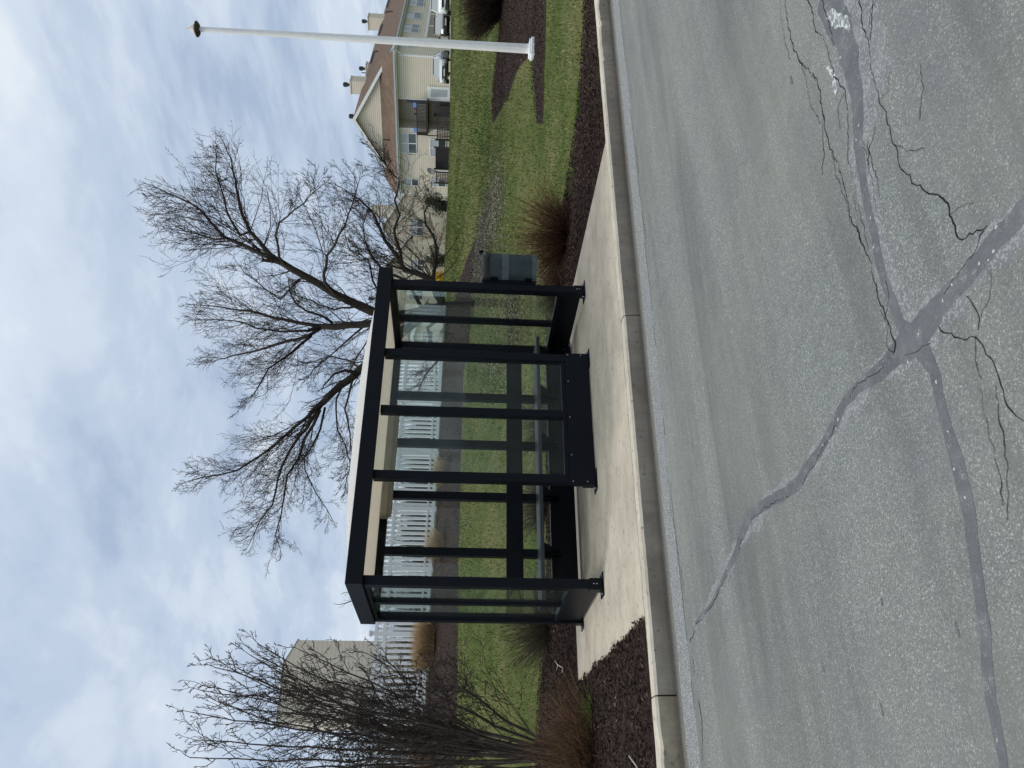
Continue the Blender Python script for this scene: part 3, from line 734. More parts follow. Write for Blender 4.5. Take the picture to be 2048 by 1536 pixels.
# lower rails and kick panels
part('bottom_rail', [(XL+h, XR-h, YB-.038, YB+.038, .29, .33)], BM)
part('bottom_rail', [(3.285+h, 4.77-h, YF-.038, YF+.038, .275, .327)], BM)
for x in (XL, XR): part('bottom_rail', [(x-.038, x+.038, YF+h, YB-h, .285, .325)], BM)
kp = part('kick_panel', [(XL+h, XR-h, YB-.018, YB+.006, .028, .29)], BM)
kf = part('kick_panel', [(3.285-.054, 4.77+.054, YF-.066, YF-.058, .012, .278)], BM)
for x in (3.25, 3.55, 4.0, 4.45, 4.80):
    for z in ((.25, .10) if x in (3.25, 4.80) else (.255,)):
        mb = MB(); mb.tube([(x, YF-.0655, z), (x, YF-.071, z)], [.0065, .005], 8); mb.build('screw', M['bolt_steel'], kf)
for x, s in ((XL, -1), (XR, 1)):
    part('kick_panel', [(x+s*.020 if s > 0 else x-.028, x+.028 if s > 0 else x-.020, YF+.05, YB-.05, .03, .287)], BM)
# mid rail, which is the back rest of the bench
part('back_rail', [(XL+h, XR-h, YB-.078, YB-.046, .662, .858)], BM)
bench = part('bench', [(XL+.07, XR-.07, 8.30, 8.655, .478, .502), (XL+.07, XR-.07, 8.293, 8.312, .458, .498)], M['bench_grey'])
for x in (2.40, 2.93, 3.62, 4.315, 4.99, 5.58):
    mb = MB(); mb.prism([(x-.006, 8.66, .477), (x-.006, 8.32, .477), (x-.006, 8.36, .44), (x-.006, 8.62, .24), (x-.006, 8.66, .24)], (.012, 0, 0))
    mb.box(x-.03, x+.03, 8.645, 8.685, .22, .477)
    mb.build('bench_bracket', BM, bench)
part('light_fixture', [(3.29, 4.67, 8.53, 8.68, 2.235, 2.325)], M['fixture_tan'], bevel=.015)
mbl = MB(); mbl.prism([(3.31, 8.545, 2.235), (3.31, 8.665, 2.235), (3.31, 8.64, 2.195), (3.31, 8.57, 2.195)], (1.34, 0, 0))
mbl.build('light_diffuser', M['fixture_tan'], bpy.data.objects['light_fixture'], bevel=.004)

# ------------------------------------------------------------------ perforated bin on the right post
bc = Vector((6.035, 7.42, 0.585)); rb = 0.195; hb = 0.64
bn = empty('litter_bin', bc); tag(bn, 'perforated grey green metal litter bin with a black liner, hung outside the shelter post', 'litter bin')
mb = MB(); NC, NR = 56, 26
def cyl(a, z, r=rb): return (bc.x+r*math.cos(a), bc.y+r*math.sin(a), bc.z+z)
def perf(z0, z1, nr):
    for j in range(nr):
        zl = z0+(z1-z0)*j/nr; zh = z0+(z1-z0)*(j+1)/nr; sh_ = 0.5*(j % 2)
        for i in range(NC):
            a0 = 2*math.pi*(i+sh_)/NC; a1 = 2*math.pi*(i+1+sh_)/NC; am = (a0+a1)/2; zm = (zl+zh)/2
            k = 0.60; ha = (a1-a0)/2*k; hz = (zh-zl)/2*k; ou = []; inn = []
            for (sa, sz) in ((-1,-1),(0,-1),(1,-1),(1,0),(1,1),(0,1),(-1,1),(-1,0)):
                ou.append(cyl(am+sa*(a1-a0)/2, zm+sz*(zh-zl)/2))
                q = 0.75 if sa and sz else 1.0
                inn.append(cyl(am+sa*ha*q, zm+sz*hz*q))
            mb.add(ou+inn, [(q, (q+1) % 8, 8+(q+1) % 8, 8+q) for q in range(8)])
perf(0.055, 0.335, 14); perf(0.415, 0.60, 9)
mb.build('perforated_shell', M['bin_metal'], bn)
for z0, z1, r_ in ((0.0, 0.056, rb+.003), (0.334, 0.416, rb+.002), (0.595, 0.625, rb+.004)):
    mb = MB(); n = 40; v = [cyl(2*math.pi*i/n, z0, r_) for i in range(n)]+[cyl(2*math.pi*i/n, z1, r_) for i in range(n)]
    mb.add(v, [(i, (i+1) % n, n+(i+1) % n, n+i) for i in range(n)])
    if z0 == 0.0: mb.add([cyl(2*math.pi*i/40, 0.0, r_) for i in range(40)], [tuple(range(40))[::-1]])
    mb.build('band', M['bin_band'], bn)
mb = MB(); rg = random.Random(2); n = 30; V = []; prof = [(.175, .03), (.182, .3), (.184, .55), (.190, .615), (.198, .655), (.212, .645), (.214, .60), (.207, .565)]
for (r_, z) in prof:
    for i in range(n): V.append(cyl(2*math.pi*i/n, z+rg.uniform(-.012, .012)*(1 if z > .5 else .2), r_+rg.uniform(-.006, .006)))
mb.add(V, [(j*n+i, j*n+(i+1) % n, (j+1)*n+(i+1) % n, (j+1)*n+i) for j in range(len(prof)-1) for i in range(n)])
mb.tube([cyl(-1.2, .65, .19), cyl(-1.0, .70, .20), cyl(-.8, .69, .215), cyl(-.7, .65, .21)], [.018, .014, .016, .02], 7)
mb.build('liner_bag', M['bag_black'], bn, smooth=True)
mb = MB(); mb.box(5.80, 5.845, 7.37, 7.47, .60, 1.20); mb.box(5.84, 5.855, 7.33, 7.51, .64, .72); mb.box(5.84, 5.855, 7.33, 7.51, 1.05, 1.13)
mb.build('mounting_bracket', BM, bn)

# ------------------------------------------------------------------ white lamp post
pb = Vector((13.21, 9.54, gz(13.21, 9.54)+0.02)); topz = at(412, 56, 15).z
lp = empty('lamp_post', pb); tag(lp, 'tall tapered white lamp post on a square base in the mulch bed', 'lamp post')
mb = MB(); s = .085
mb.tube([(pb.x, pb.y, pb.z+.06), (pb.x, pb.y, topz)], [.090, .046], 10)
mb.build('pole', M['pole_white'], lp)
mb = MB(); A2 = (math.cos(R(-33)), math.sin(R(-33))); B2 = (-A2[1], A2[0])
mb.obox(pb, A2, B2, -.17, .17, -.17, .17, -.1, .05); mb.obox(pb, A2, B2, -.145, .145, -.145, .145, .05, .085)
mb.build('base', M['vinyl_white'], lp, bevel=.008)
c = (pb.x, pb.y, topz)
mb = MB(); mb.lathe(c, [(.03, -.03), (.11, .0), (.145, .03), (.145, .045), (.10, .06), (.085, .075)], 24)
shade = mb.build('lamp_shade', M['lamp_bronze'], lp, smooth=False)
mb = MB(); mb.lathe(c, [(.086, .076), (.07, .11), (.035, .16), (.018, .18), (.004, .23)], 20)
mb.build('finial', M['lamp_cap'], lp)

# ------------------------------------------------------------------ twiggy plants
def stems(name, base, n, r_base, h_rng, spread, rad, mat, seed, bend=0.3, seg=4, flat=(1, 1), lean=(0, 0), parent=None, forks=0, h_fall=0.0):
    rg = np.random.default_rng(seed)
    a = rg.uniform(0, 2*math.pi, n); q = np.sqrt(rg.random(n)); br = q*r_base
    x0 = base[0]+np.cos(a)*br*flat[0]; y0 = base[1]+np.sin(a)*br*flat[1]; z0 = np.full(n, base[2]-.02)
    th = np.abs(q*spread+rg.normal(0, spread*.22, n)); az = a+rg.normal(0, .45, n)
    L = rg.uniform(*h_rng, n)*(1-h_fall*q)
    d = np.stack([np.sin(th)*np.cos(az)*flat[0]+lean[0], np.sin(th)*np.sin(az)*flat[1]+lean[1], np.cos(th)], -1)
    P = np.zeros((n, seg+1, 3)); P[:, 0] = np.stack([x0, y0, z0], -1)
    cv = np.stack([rg.normal(0, bend, n), rg.normal(0, bend, n), -np.abs(rg.normal(0, bend*.6, n))], -1)
    col = np.clip(rg.beta(2, 2, n), 0, 1)
    for s in range(1, seg+1):
        P[:, s] = P[:, s-1]+(d+cv*(s/seg)+rg.normal(0, .07, (n, 3)))*(L/seg)[:, None]
    lines = [(P, np.full(n, rad), col)]
    for f in range(forks):
        m_ = n; k0 = rg.integers(1, seg, m_); st = P[np.arange(m_), k0]; dd = P[np.arange(m_), k0+1]-P[np.arange(m_), k0]
        Q = np.zeros((m_, 3, 3)); Q[:, 0] = st; dn = dd/np.linalg.norm(dd, axis=1)[:, None]+rg.normal(0, .35, (m_, 3)); l2 = L*rg.uniform(.18, .38, m_)
        Q[:, 1] = st+dn*(l2/2)[:, None]; Q[:, 2] = Q[:, 1]+(dn+rg.normal(0, .15, (m_, 3))+np.array([0, 0, .12]))*(l2/2)[:, None]
        lines.append((Q, np.full(m_, rad*.65), np.clip(col+.15, 0, 1)))
    VV = []; FF = []; CC = []; b = 0
    for Pq, rr, cc in lines:
        n_, k = Pq.shape[:2]
        dirn = Pq[:, -1]-Pq[:, 0]; dirn /= np.linalg.norm(dirn, axis=1)[:, None]+1e-9
        u = np.cross(dirn, np.array([.3, .9, .1])); u /= np.linalg.norm(u, axis=1)[:, None]+1e-9; w = np.cross(dirn, u)
        tap = np.linspace(1, .25, k)
        V = np.zeros((n_, k, 3, 3))
        for j in range(3):
            V[:, :, j] = Pq+(u*math.cos(2.094*j)+w*math.sin(2.094*j))[:, None, :]*(rr[:, None]*tap[None])[:, :, None]
        VV.append(V.reshape(-1, 3)); idx = (np.arange(n_*k*3).reshape(n_, k, 3))+b
        for j in range(3):
            FF.append(np.stack([idx[:, :-1, j], idx[:, :-1, (j+1) % 3], idx[:, 1:, (j+1) % 3], idx[:, 1:, j]], -1).reshape(-1, 4))
            sg = np.linspace(0, .35, k-1)
            CC.append(np.clip(cc[:, None]*.75+sg[None], 0, 1).ravel())
        b += n_*k*3
    return np_mesh(name, np.concatenate(VV), np.concatenate(FF), mat, parent, np.concatenate(CC), base=None if parent else base)
def gpt(x, y): p = on_ground(x, y); return (p.x, p.y, p.z)
o = stems('spirea_bush', (7.62, 8.55, 0), 700, .22, (.55, 1.05), .95, .0038, M['spirea_red'], 21, .22, forks=2, h_fall=.25); tag(o, 'rounded leafless red brown bush on the mulch beside the litter bin', 'bush')
o = stems('spirea_bush', (7.25, 9.3, 0), 240, .14, (.3, .6), .9, .004, M['spirea_red'], 22, .22, forks=1); tag(o, 'small low reddish bush directly behind the shelter post that carries the bin', 'bush')
lb = gpt(1150, 1500)
o = stems('spirea_bush', (0.75, 8.75, 0), 700, .40, (.4, .9), 1.0, .0036, M['spirea_red'], 23, .25, forks=2, h_fall=.2); tag(o, 'dense red brown bush under the tall bare shrub, nearest the end of the pad', 'bush')
o = stems('spirea_bush', (0.05, 8.4, 0), 600, .35, (.4, .8), 1.0, .004, M['spirea_red'], 29, .25, forks=2, h_fall=.2); tag(o, 'low red brown bush under the tall bare shrub, cut off by the photo edge', 'bush')
for i, (x, y, hh, n, lab) in enumerate([(2.96, 12.0, 1.0, 620, 'greyish leafless twiggy bush standing clear beside the shelter at the lawn edge'),
                               (4.85, 11.9, .85, 420, 'greyish leafless bush seen through the open bay of the shelter behind the bench'),
                               (6.15, 11.5, .75, 360, 'greyish leafless bush seen through the glass front windscreen behind the bench')]):
    o = stems('twiggy_bush', (x, y, 0), n, .25, (hh*.5, hh*1.05), .95, .0042, M['spirea_grey'], 30+i, .22, forks=2, h_fall=.2); tag(o, lab, 'bush', 'grey bushes behind the shelter')
c = gpt(1006, -22)
o = stems('brown_shrub', c, 2600, .62, (.75, 1.25), .62, .006, M['shrub_brown'], 41, .25, forks=3, flat=(1.3, 1.0)); tag(o, 'large dense dark brown leafless shrub on the mulch next to the lamp post', 'shrub')
# ornamental grass at the fence
def og(x, y, w, hgt, n, seed, lab, spread=.42):
    c = gpt(x, y); o = stems('ornamental_grass', c, n, w*.36, (hgt*.65, hgt*1.12), spread, .006, M['straw'], seed, .28, seg=3, forks=1); tag(o, lab, 'ornamental grass', 'straw coloured grasses along the fence')
og(868, 1292, 1.35, .62, 2200, 51, 'wide flat topped straw coloured grass clump standing clear against the open white fence', .30)
og(889, 1092, .6, .62, 420, 52, 'small straw grass clump at the fence seen through the open bay of the shelter')
og(897, 944, .65, .55, 420, 53, 'small straw grass clump at the fence seen beside the front windscreen post')
og(862, 1478, 1.0, .6, 700, 54, 'straw grass clump by the fence half hidden by the tall bare shrub', .35)
og(863, 1510, .8, .55, 500, 55, 'straw grass clump at the fence, cut off by the photo edge', .35)
# green shoots
def tuft(x, y, n, hgt, spread, seed, lab, mat='weed_green', r=.05, rad=.004, name='weed_tuft', cat='weed'):
    c = on_z(x, y, 0.0) if y > 380 or x > 1120 else gpt(x, y); o = stems(name, (c[0], c[1], c[2]), n, r, (hgt*.6, hgt), spread, rad, M[mat], seed, .5, seg=4); tag(o, lab, cat, 'green weeds on the mulch')
tuft(1186, 1420, 46, .22, .9, 61, 'bright green grass tuft on the mulch, nearest the end of the pad')
tuft(1180, 1478, 60, .20, .9, 62, 'middle one of the green grass tufts under the low red bushes')
tuft(1178, 1530, 50, .20, .9, 63, 'green grass tuft under the low red bushes, at the photo edge')
tuft(1158, 210, 130, .15, .9, 64, 'bright green leafy weeds where the lawn meets the mulch by the kerb', r=.16)
tuft(1150, 345, 26, .16, .9, 65, 'small yellow green sprouts on the lawn edge beside the rounded red bush', r=.05)
tuft(1146, 378, 22, .15, .9, 66, 'tiny pale green sprouts close to the rounded red bush', r=.05)
for i, (x, y) in enumerate([(6.75, 9.75), (7.1, 9.6), (7.5, 9.8), (6.3, 9.85), (5.7, 9.8), (8.0, 9.9)]):
    lab = ['green bulb leaves seen low through the side pane next to the bin', 'green bulb leaves behind the shelter post that carries the bin', 'green bulb leaves just below the litter bin', 'green bulb leaves behind the end of the bench nearest the bin', 'green bulb leaves seen under the bench through the windscreen', 'green bulb leaves between the bin and the rounded red bush'][i]
    o = stems('bulb_plant', (x, y, 0), 170, .20, (.22, .42), .75, .006, M['bulb_leaf'], 70+i, .4); tag(o, lab, 'plant', 'bulb leaves behind the shelter')
# loose sticks
for pts, lab in [([(1112,1322),(1118,1330),(1128,1336),(1126,1345)], 'small pale forked twig on the mulch behind the end of the pad'), ([(1262,1512),(1275,1530),(1283,1545)], 'pale straight stick on the mulch close to the kerb at the photo edge')]:
    mb = MB(); P = [on_z(x, y, .02) for x, y in pts]; mb.tube([(p[0], p[1], .035) for p in P], [.006]*len(P), 5)
    if 'forked' in lab:
        q = on_z(1116, 1340, .02); mb.tube([(P[1][0], P[1][1], .037), (q[0], q[1], .04)], [.005, .003], 5)
    tag(mb.build('stick', M['stick_pale'], base=P[0]), lab, 'stick')

# ------------------------------------------------------------------ bare trees
def rdir(rg, d, ang):
    d = d.normalized(); o = d.orthogonal().normalized(); q = d.cross(o); a = rg.uniform(0, 2*math.pi)
    return (d*math.cos(ang)+(o*math.cos(a)+q*math.sin(a))*math.sin(ang)).normalized()
def twigs(mb, rg, p, d, L, r, level, maxlev, up=0.12, kids=(6, 9), minr=.0044):
    """one curved branch with its side twigs"""
    k = max(3, int(4 if level < maxlev else 3)); P = [Vector(p)]; dd = d.normalized()
    for i in range(k):
        dd = (dd+Vector((rg.gauss(0, .13+.05*level), rg.gauss(0, .13+.05*level), rg.gauss(0, .09+.05*level)+up))).normalized()
        P.append(P[-1]+dd*(L/k))
    rads = [max(minr*.75, r*(1-.72*i/k)) for i in range(k+1)]
    mb.tube(P, rads, 4 if level < 2 else 3, cap=False)
    if level >= maxlev: return
    n = rg.randint(*kids) if level < maxlev-1 else rg.randint(3, 5)
    for c in range(n):
        f = .15+.83*(c+rg.random())/n; i = min(k-1, int(f*k)); q = P[i].lerp(P[i+1], f*k-i)
        dl = (P[i+1]-P[i]).normalized()
        twigs(mb, rg, q, rdir(rg, dl, rg.uniform(.45, .95)), L*rg.uniform(.26, .50)*(1.15-.5*f), max(minr, r*.5*(1-.5*f)), level+1, maxlev, up, kids, minr)
LKF = 2.0
def limb(tmb, cmb, rg, pts, r0, r1, n_kids, Lk, maxlev=3, start=.15, up=.10, kids=(6, 9), flat=None):
    P = dens(pts, .25); k = len(P)
    for i in range(1, k-1): P[i] = P[i]+Vector((rg.gauss(0, .011), rg.gauss(0, .011), rg.gauss(0, .011)))
    rad = [r0+(r1-r0)*(i/(k-1))**.85 for i in range(k)]
    tmb.tube(P, rad, 9)
    for c in range(n_kids):
        f = start+(1-start)*(c+rg.random())/n_kids; i = min(k-2, int(f*(k-1))); q = P[i]; dl = (P[i+1]-P[i]).normalized()
        L = LKF*Lk*rg.uniform(.55, 1.15)*(1.08-.72*f)
        twigs(cmb, rg, q, rdir(rg, dl, rg.uniform(.40, .85)), L, min(.019, max(.0065, rad[i]*.26)), 1, maxlev, up, kids)
    twigs(cmb, rg, P[-1], (P[-1]-P[-2]), Lk*.36, r1, 1, maxlev, up, kids)
tb = gpt(948, 622); tree = empty('bare_tree', tb)
tag(tree, 'tall leafless tree with three spreading limbs rising behind the shelter roof', 'tree')
rg = random.Random(12); T = MB(); Cw = MB()
tz = float(np.dot(np.array(tb)-EYEP, FW)); print('tree dist', tz)
def tp(lst, off=0.0):
    n = len(lst); return [at(x, y, tz+off*i/(n-1)) for i, (x, y) in enumerate(lst)]
base3 = [Vector(tb)-Vector((0, 0, .15)), at(905, 618, tz), at(872, 622, tz)]
T.tube([base3[0], Vector(tb)+Vector((0, 0, .12))] + base3[1:]+[at(840, 624, tz)], [.34, .25, .21, .20, .19], 12)
A = tp([(850,624),(800,630),(744,623),(700,603),(669,589),(640,570),(618,558),(585,538),(561,524)], -1.0)
limb(T, Cw, rg, A, .15, .085, 7, 1.3, start=.35)
e1 = A[-1]
def cont(lst, start, off0, off): 
    n = len(lst); return [start]+[at(x, y, tz+off0+(off-off0)*(i+1)/n) for i, (x, y) in enumerate(lst)]
limb(T, Cw, rg, cont([(530,512),(490,492),(449,474),(420,445),(400,420),(381,406),(350,392),(325,382)], e1, -1, -1.8), .075, .014, 30, 1.35, start=.08)
limb(T, Cw, rg, cont([(540,510),(515,478),(500,463),(485,430),(480,413),(469,358),(462,320),(449,290)], e1, -1, .3), .072, .012, 30, 1.3, start=.08)
limb(T, Cw, rg, cont([(560,515),(556,495),(552,470),(560,445),(590,420),(620,392),(645,370)], at(570,528,tz-1), -1, -2.4), .038, .009, 20, .9)
limb(T, Cw, rg, cont([(650,566),(648,550),(655,512),(668,490),(690,450),(705,410),(715,372),(708,350)], at(672,590,tz-1), -.8, -3), .05, .009, 24, 1.15)
limb(T, Cw, rg, cont([(480,470),(455,430),(445,390),(430,340),(432,300)], at(500,463,tz-.8), -.8, -.3), .034, .009, 18, .9)
limb(T, Cw, rg, cont([(430,478),(400,470),(370,462),(345,448)], at(455,476,tz-1.4), -1.4, -.9), .032, .009, 16, .9)
B = tp([(850,626),(800,640),(744,646),(700,650),(669,653),(645,653)], .6)
limb(T, Cw, rg, B, .14, .085, 8, 1.2, start=.3); e2 = B[-1]
limb(T, Cw, rg, cont([(601,646),(565,638),(527,629),(495,622),(459,616),(420,612),(385,609)], e2, .6, 1.4), .06, .010, 28, 1.15, start=.08)
limb(T, Cw, rg, cont([(618,662),(560,663),(512,656),(490,645),(450,640),(410,640)], e2, .6, 0), .042, .009, 20, 1.0, start=.15)
limb(T, Cw, rg, cont([(618,672),(575,682),(550,690),(517,700),(480,708),(449,717),(415,714)], e2, .6, 1.9), .058, .010, 26, 1.1, start=.08)
limb(T, Cw, rg, cont([(610,680),(580,708),(537,738),(520,765),(508,790),(490,800)], at(622,672,tz+.7), .7, -.6), .046, .009, 22, 1.05, start=.1)
limb(T, Cw, rg, cont([(645,632),(610,620),(590,606),(580,585),(576,556)], at(665,646,tz+.5), .5, -.6), .04, .009, 18, .9)
Cc = tp([(848,628),(800,668),(760,705),(722,738),(700,757),(678,772),(660,790),(645,806)], -.8)
limb(T, Cw, rg, Cc, .15, .085, 8, 1.2, start=.3); e3 = Cc[-1]
limb(T, Cw, rg, cont([(615,834),(594,850),(570,872),(550,890),(520,912),(475,941),(440,950),(408,955),(378,962)], e3, -.8, -1.6), .058, .010, 32, 1.15, start=.1)
limb(T, Cw, rg, cont([(623,840),(600,872),(577,904),(565,930),(557,955),(552,985),(545,1010),(520,1040),(500,1085)], e3, -.8, .4), .056, .010, 32, 1.1, start=.1)
limb(T, Cw, rg, cont([(628,850),(608,880),(595,918),(575,950),(570,985),(562,1030),(550,1070),(560,1095)], at(640,820,tz-.8), -.8, -2), .046, .009, 26, 1.0, start=.1)
limb(T, Cw, rg, cont([(640,860),(625,890),(608,915),(610,940),(630,985),(655,1020),(665,1040)], at(650,815,tz-.7), -.7, .9), .032, .009, 20, .85)
limb(T, Cw, rg, cont([(672,800),(675,860),(690,890),(700,930),(690,980)], at(690,765,tz-.5), -.5, -1.5), .03, .008, 18, .8)
limb(T, Cw, rg, cont([(690,742),(668,748),(648,770)], at(712,745,tz-.6), -.6, -.9), .05, .02, 3, .5)
limb(T, Cw, rg, cont([(690,685),(660,712),(630,735),(604,768)], at(735,645,tz+.3), .3, 1.6), .034, .008, 18, .85, start=.15)
limb(T, Cw, rg, cont([(725,695),(706,728),(690,760)], at(752,655,tz), 0, 1.2), .03, .008, 12, .7, start=.15)
limb(T, Cw, rg, cont([(668,620),(625,603),(590,590),(560,572)], at(715,612,tz-.6), -.6, .8), .034, .008, 18, .85, start=.15)
limb(T, Cw, rg, cont([(700,722),(662,712),(628,722),(600,730)], at(728,742,tz-.5), -.5, .6), .03, .008, 14, .8, start=.15)
limb(T, Cw, rg, cont([(690,818),(700,870),(702,925),(700,975)], at(705,760,tz-.6), -.6, .6), .03, .008, 16, .75, start=.15)
limb(T, Cw, rg, cont([(560,600),(520,570),(490,545),(470,520)], at(600,560,tz-.8), -.8, .4), .03, .008, 16, .85, start=.2)
# low limbs reaching to the right in front of the houses, and a few low ones to the left
limb(T, Cw, rg, cont([(880,590),(862,560),(830,545),(810,540),(793,510),(770,480),(759,452),(745,425),(720,400),(690,380)], at(885,622,tz), 0, -1.2), .11, .011, 32, 1.25, start=.15)
limb(T, Cw, rg, cont([(800,500),(790,475),(788,458),(800,430),(790,400),(800,360),(770,330),(745,300)], at(805,532,tz-.5), -.5, -1.8), .045, .008, 24, 1.0, start=.1)
limb(T, Cw, rg, cont([(870,585),(867,562),(870,530),(873,497),(868,475),(852,450),(848,425),(862,395),(850,370)], at(890,622,tz), 0, .8), .085, .010, 26, .95, start=.3)
limb(T, Cw, rg, cont([(815,560),(770,545),(742,510),(730,480),(725,450),(735,420)], at(840,610,tz-.2), -.2, .9), .055, .010, 24, 1.0, start=.2)
limb(T, Cw, rg, cont([(760,590),(745,560),(738,520),(700,500),(690,470)], at(790,628,tz-.2), -.2, -1), .04, .009, 18, .9)
limb(T, Cw, rg, cont([(855,655),(862,690),(880,715),(850,750),(835,785)], at(890,626,tz), 0, -1.0), .06, .010, 14, .7, start=.3)
limb(T, Cw, rg, cont([(880,665),(905,668),(890,700)], at(915,622,tz), 0, .7), .05, .02, 5, .5)
T.build('trunk', M['bark'], tree, smooth=True); Cw.build('crown', M['twig'], tree); print('crown faces', len(Cw.f))

# tall many-stemmed shrub at the left edge
sb = (0.25, 9.35, 0.0); sroot = empty('bare_shrub', sb); tag(sroot, 'tall leafless many stemmed shrub fanning up left of the shelter', 'shrub')
rg = random.Random(31); T = MB(); Cw = MB(); LKF = 1.5
def sp(lst, t0): return [at(x, y, t0+i*.12) for i, (x, y) in enumerate(lst)]
SS = [[(1120,1500),(980,1470),(860,1440),(720,1390),(600,1340),(520,1290)], [(1120,1505),(960,1480),(820,1440),(700,1410),(560,1375),(430,1335)],
      [(1120,1510),(950,1490),(800,1462),(640,1430),(520,1400),(400,1380)], [(1120,1515),(940,1500),(760,1480),(600,1458),(470,1440),(385,1425)],
      [(1120,1520),(930,1510),(740,1500),(580,1492),(460,1485),(390,1480)], [(1120,1525),(930,1520),(740,1520),(560,1520),(430,1520),(380,1515)],
      [(1120,1500),(990,1450),(900,1405),(800,1350),(740,1310)], [(1120,1530),(930,1540),(740,1550),(560,1560),(430,1570)],
      [(1120,1500),(1010,1440),(960,1400),(930,1375),(905,1350)], [(1120,1505),(960,1465),(840,1412),(740,1360),(660,1330),(600,1300)],
      [(1120,1512),(930,1490),(770,1455),(660,1400),(560,1345),(500,1310)], [(1120,1518),(900,1505),(700,1478),(540,1440),(440,1405)], [(1120,1540),(900,1560),(700,1590),(500,1610)], [(1120,1522),(880,1525),(650,1535),(480,1545)],
      [(1120,1508),(940,1455),(800,1395),(700,1370),(640,1360)], [(1120,1515),(890,1485),(690,1445),(560,1425),(480,1418)]]
for i in range(9):
    l1 = rg.choice(SS); l2 = rg.choice([q for q in SS if len(q) == len(l1)]); w_ = rg.uniform(.2, .8); SS.append([(a[0]*w_+b[0]*(1-w_)+rg.uniform(-6, 6), a[1]*w_+b[1]*(1-w_)+rg.uniform(-6, 6)) for a, b in zip(l1, l2)])
for i, l in enumerate(SS):
    t0 = 9.5+rg.uniform(-.5, .5)
    limb(T, Cw, rg, sp(l, t0), .023 if i < 16 else .014, .006, 15, .9, maxlev=3, start=.22, up=.10, kids=(3, 5))
T.build('trunk', M['shrub_bark'], sroot, smooth=True); Cw.build('crown', M['shrub_bark'], sroot); print('shrub faces', len(Cw.f))

# ------------------------------------------------------------------ white fence on the bank
FY = 22.8
fz = lambda x: 2.14
froot = empty('white_fence', (5, FY, 2.14)); tag(froot, 'white vinyl fence of flat pickets along the top of the mulch bank', 'fence')
pxs = [-8.0+1.89*i for i in range(12)]+[14.42]
for i, x in enumerate(pxs):
    mb = MB(); z = fz(x)
    mb.box(x-.062, x+.062, FY-.062, FY+.062, z-.3, z+1.66); mb.box(x-.085, x+.085, FY-.085, FY+.085, z+1.662, z+1.70)
    mb.prism([(x-.07, FY-.07, z+1.702), (x+.07, FY-.07, z+1.702), (x+.07, FY+.07, z+1.702), (x-.07, FY+.07, z+1.702)], (0, 0, .02))
    mb.build('fence_post', M['vinyl_white'], froot)
for a, b in zip(pxs[:-1], pxs[1:]):
    mb = MB(); z = fz(a); a2, b2 = a+.064, b-.064
    for (z0, z1) in ((.05, .15), (.24, .30), (1.23, 1.33), (1.47, 1.56)): mb.box(a2, b2, FY-.035, FY+.035, z+z0, z+z1)
    n = int(round((b2-a2)/.155))
    for k in range(n):
        x = a2+(b2-a2)*(k+.5)/n
        mb.box(x-.040, x+.040, FY-.022, FY+.022, z+.152, z+.238); mb.box(x-.040, x+.040, FY-.022, FY+.022, z+.302, z+1.228); mb.box(x-.040, x+.040, FY-.022, FY+.022, z+1.332, z+1.468)
    mb.build('picket_panel', M['vinyl_white'], froot)

# ------------------------------------------------------------------ leafy clumps
def clump(name, c, rx, ry, rz, n, leaf, mat, seed, parent=None, base=None, box=0.0):
    rg = np.random.default_rng(seed)
    # several lobes so that the outline is uneven
    lob = rg.normal(0, .42, (14, 3)); lr = rg.uniform(.35, .62, 14)
    k = rg.integers(0, 14, n); d = rg.normal(0, 1, (n, 3)); d /= np.linalg.norm(d, axis=1)[:, None]
    p = lob[k]+d*(lr[k]*rg.random(n)**.33)[:, None]
    p = p*np.array([rx, ry, rz])+np.array(c)
    u = rg.normal(0, 1, (n, 3)); u /= np.linalg.norm(u, axis=1)[:, None]; w = np.cross(u, rg.normal(0, 1, (n, 3))); w /= np.linalg.norm(w, axis=1)[:, None]
    s = rg.uniform(.5, 1.2, n)[:, None]*leaf
    V = np.stack([p-u*s, p-w*s*.5, p+u*s, p+w*s*.5], 1).reshape(-1, 3)
    return np_mesh(name, V, np.arange(4*n).reshape(n, 4), mat, parent, rg.random(n), base=base)
def bush(x, y, t, rx, rz, n, leaf, mat, seed, lab, name='evergreen_bush', cat='bush'):
    p = at(x, y, t); g = gz(p.x, p.y); o = clump(name, (p.x, p.y, g+rz*.75), rx, rx, rz, n, leaf, M[mat], seed, base=(p.x, p.y, g)); tag(o, lab, cat)
bush(880, 408, 80, 1.1, 1.5, 4200, .085, 'evergreen', 81, 'dark rounded evergreen bush at the corner of the cream apartment house')
bush(885, 520, 76, 1.0, 1.1, 4000, .08, 'evergreen', 82, 'dark evergreen bush in front of the townhouses, close to the yellow bush')
bush(889, 558, 62, .75, .75, 2400, .06, 'forsythia', 83, 'small bright yellow flowering bush beyond the lawn beside the shelter post', 'flowering_bush')
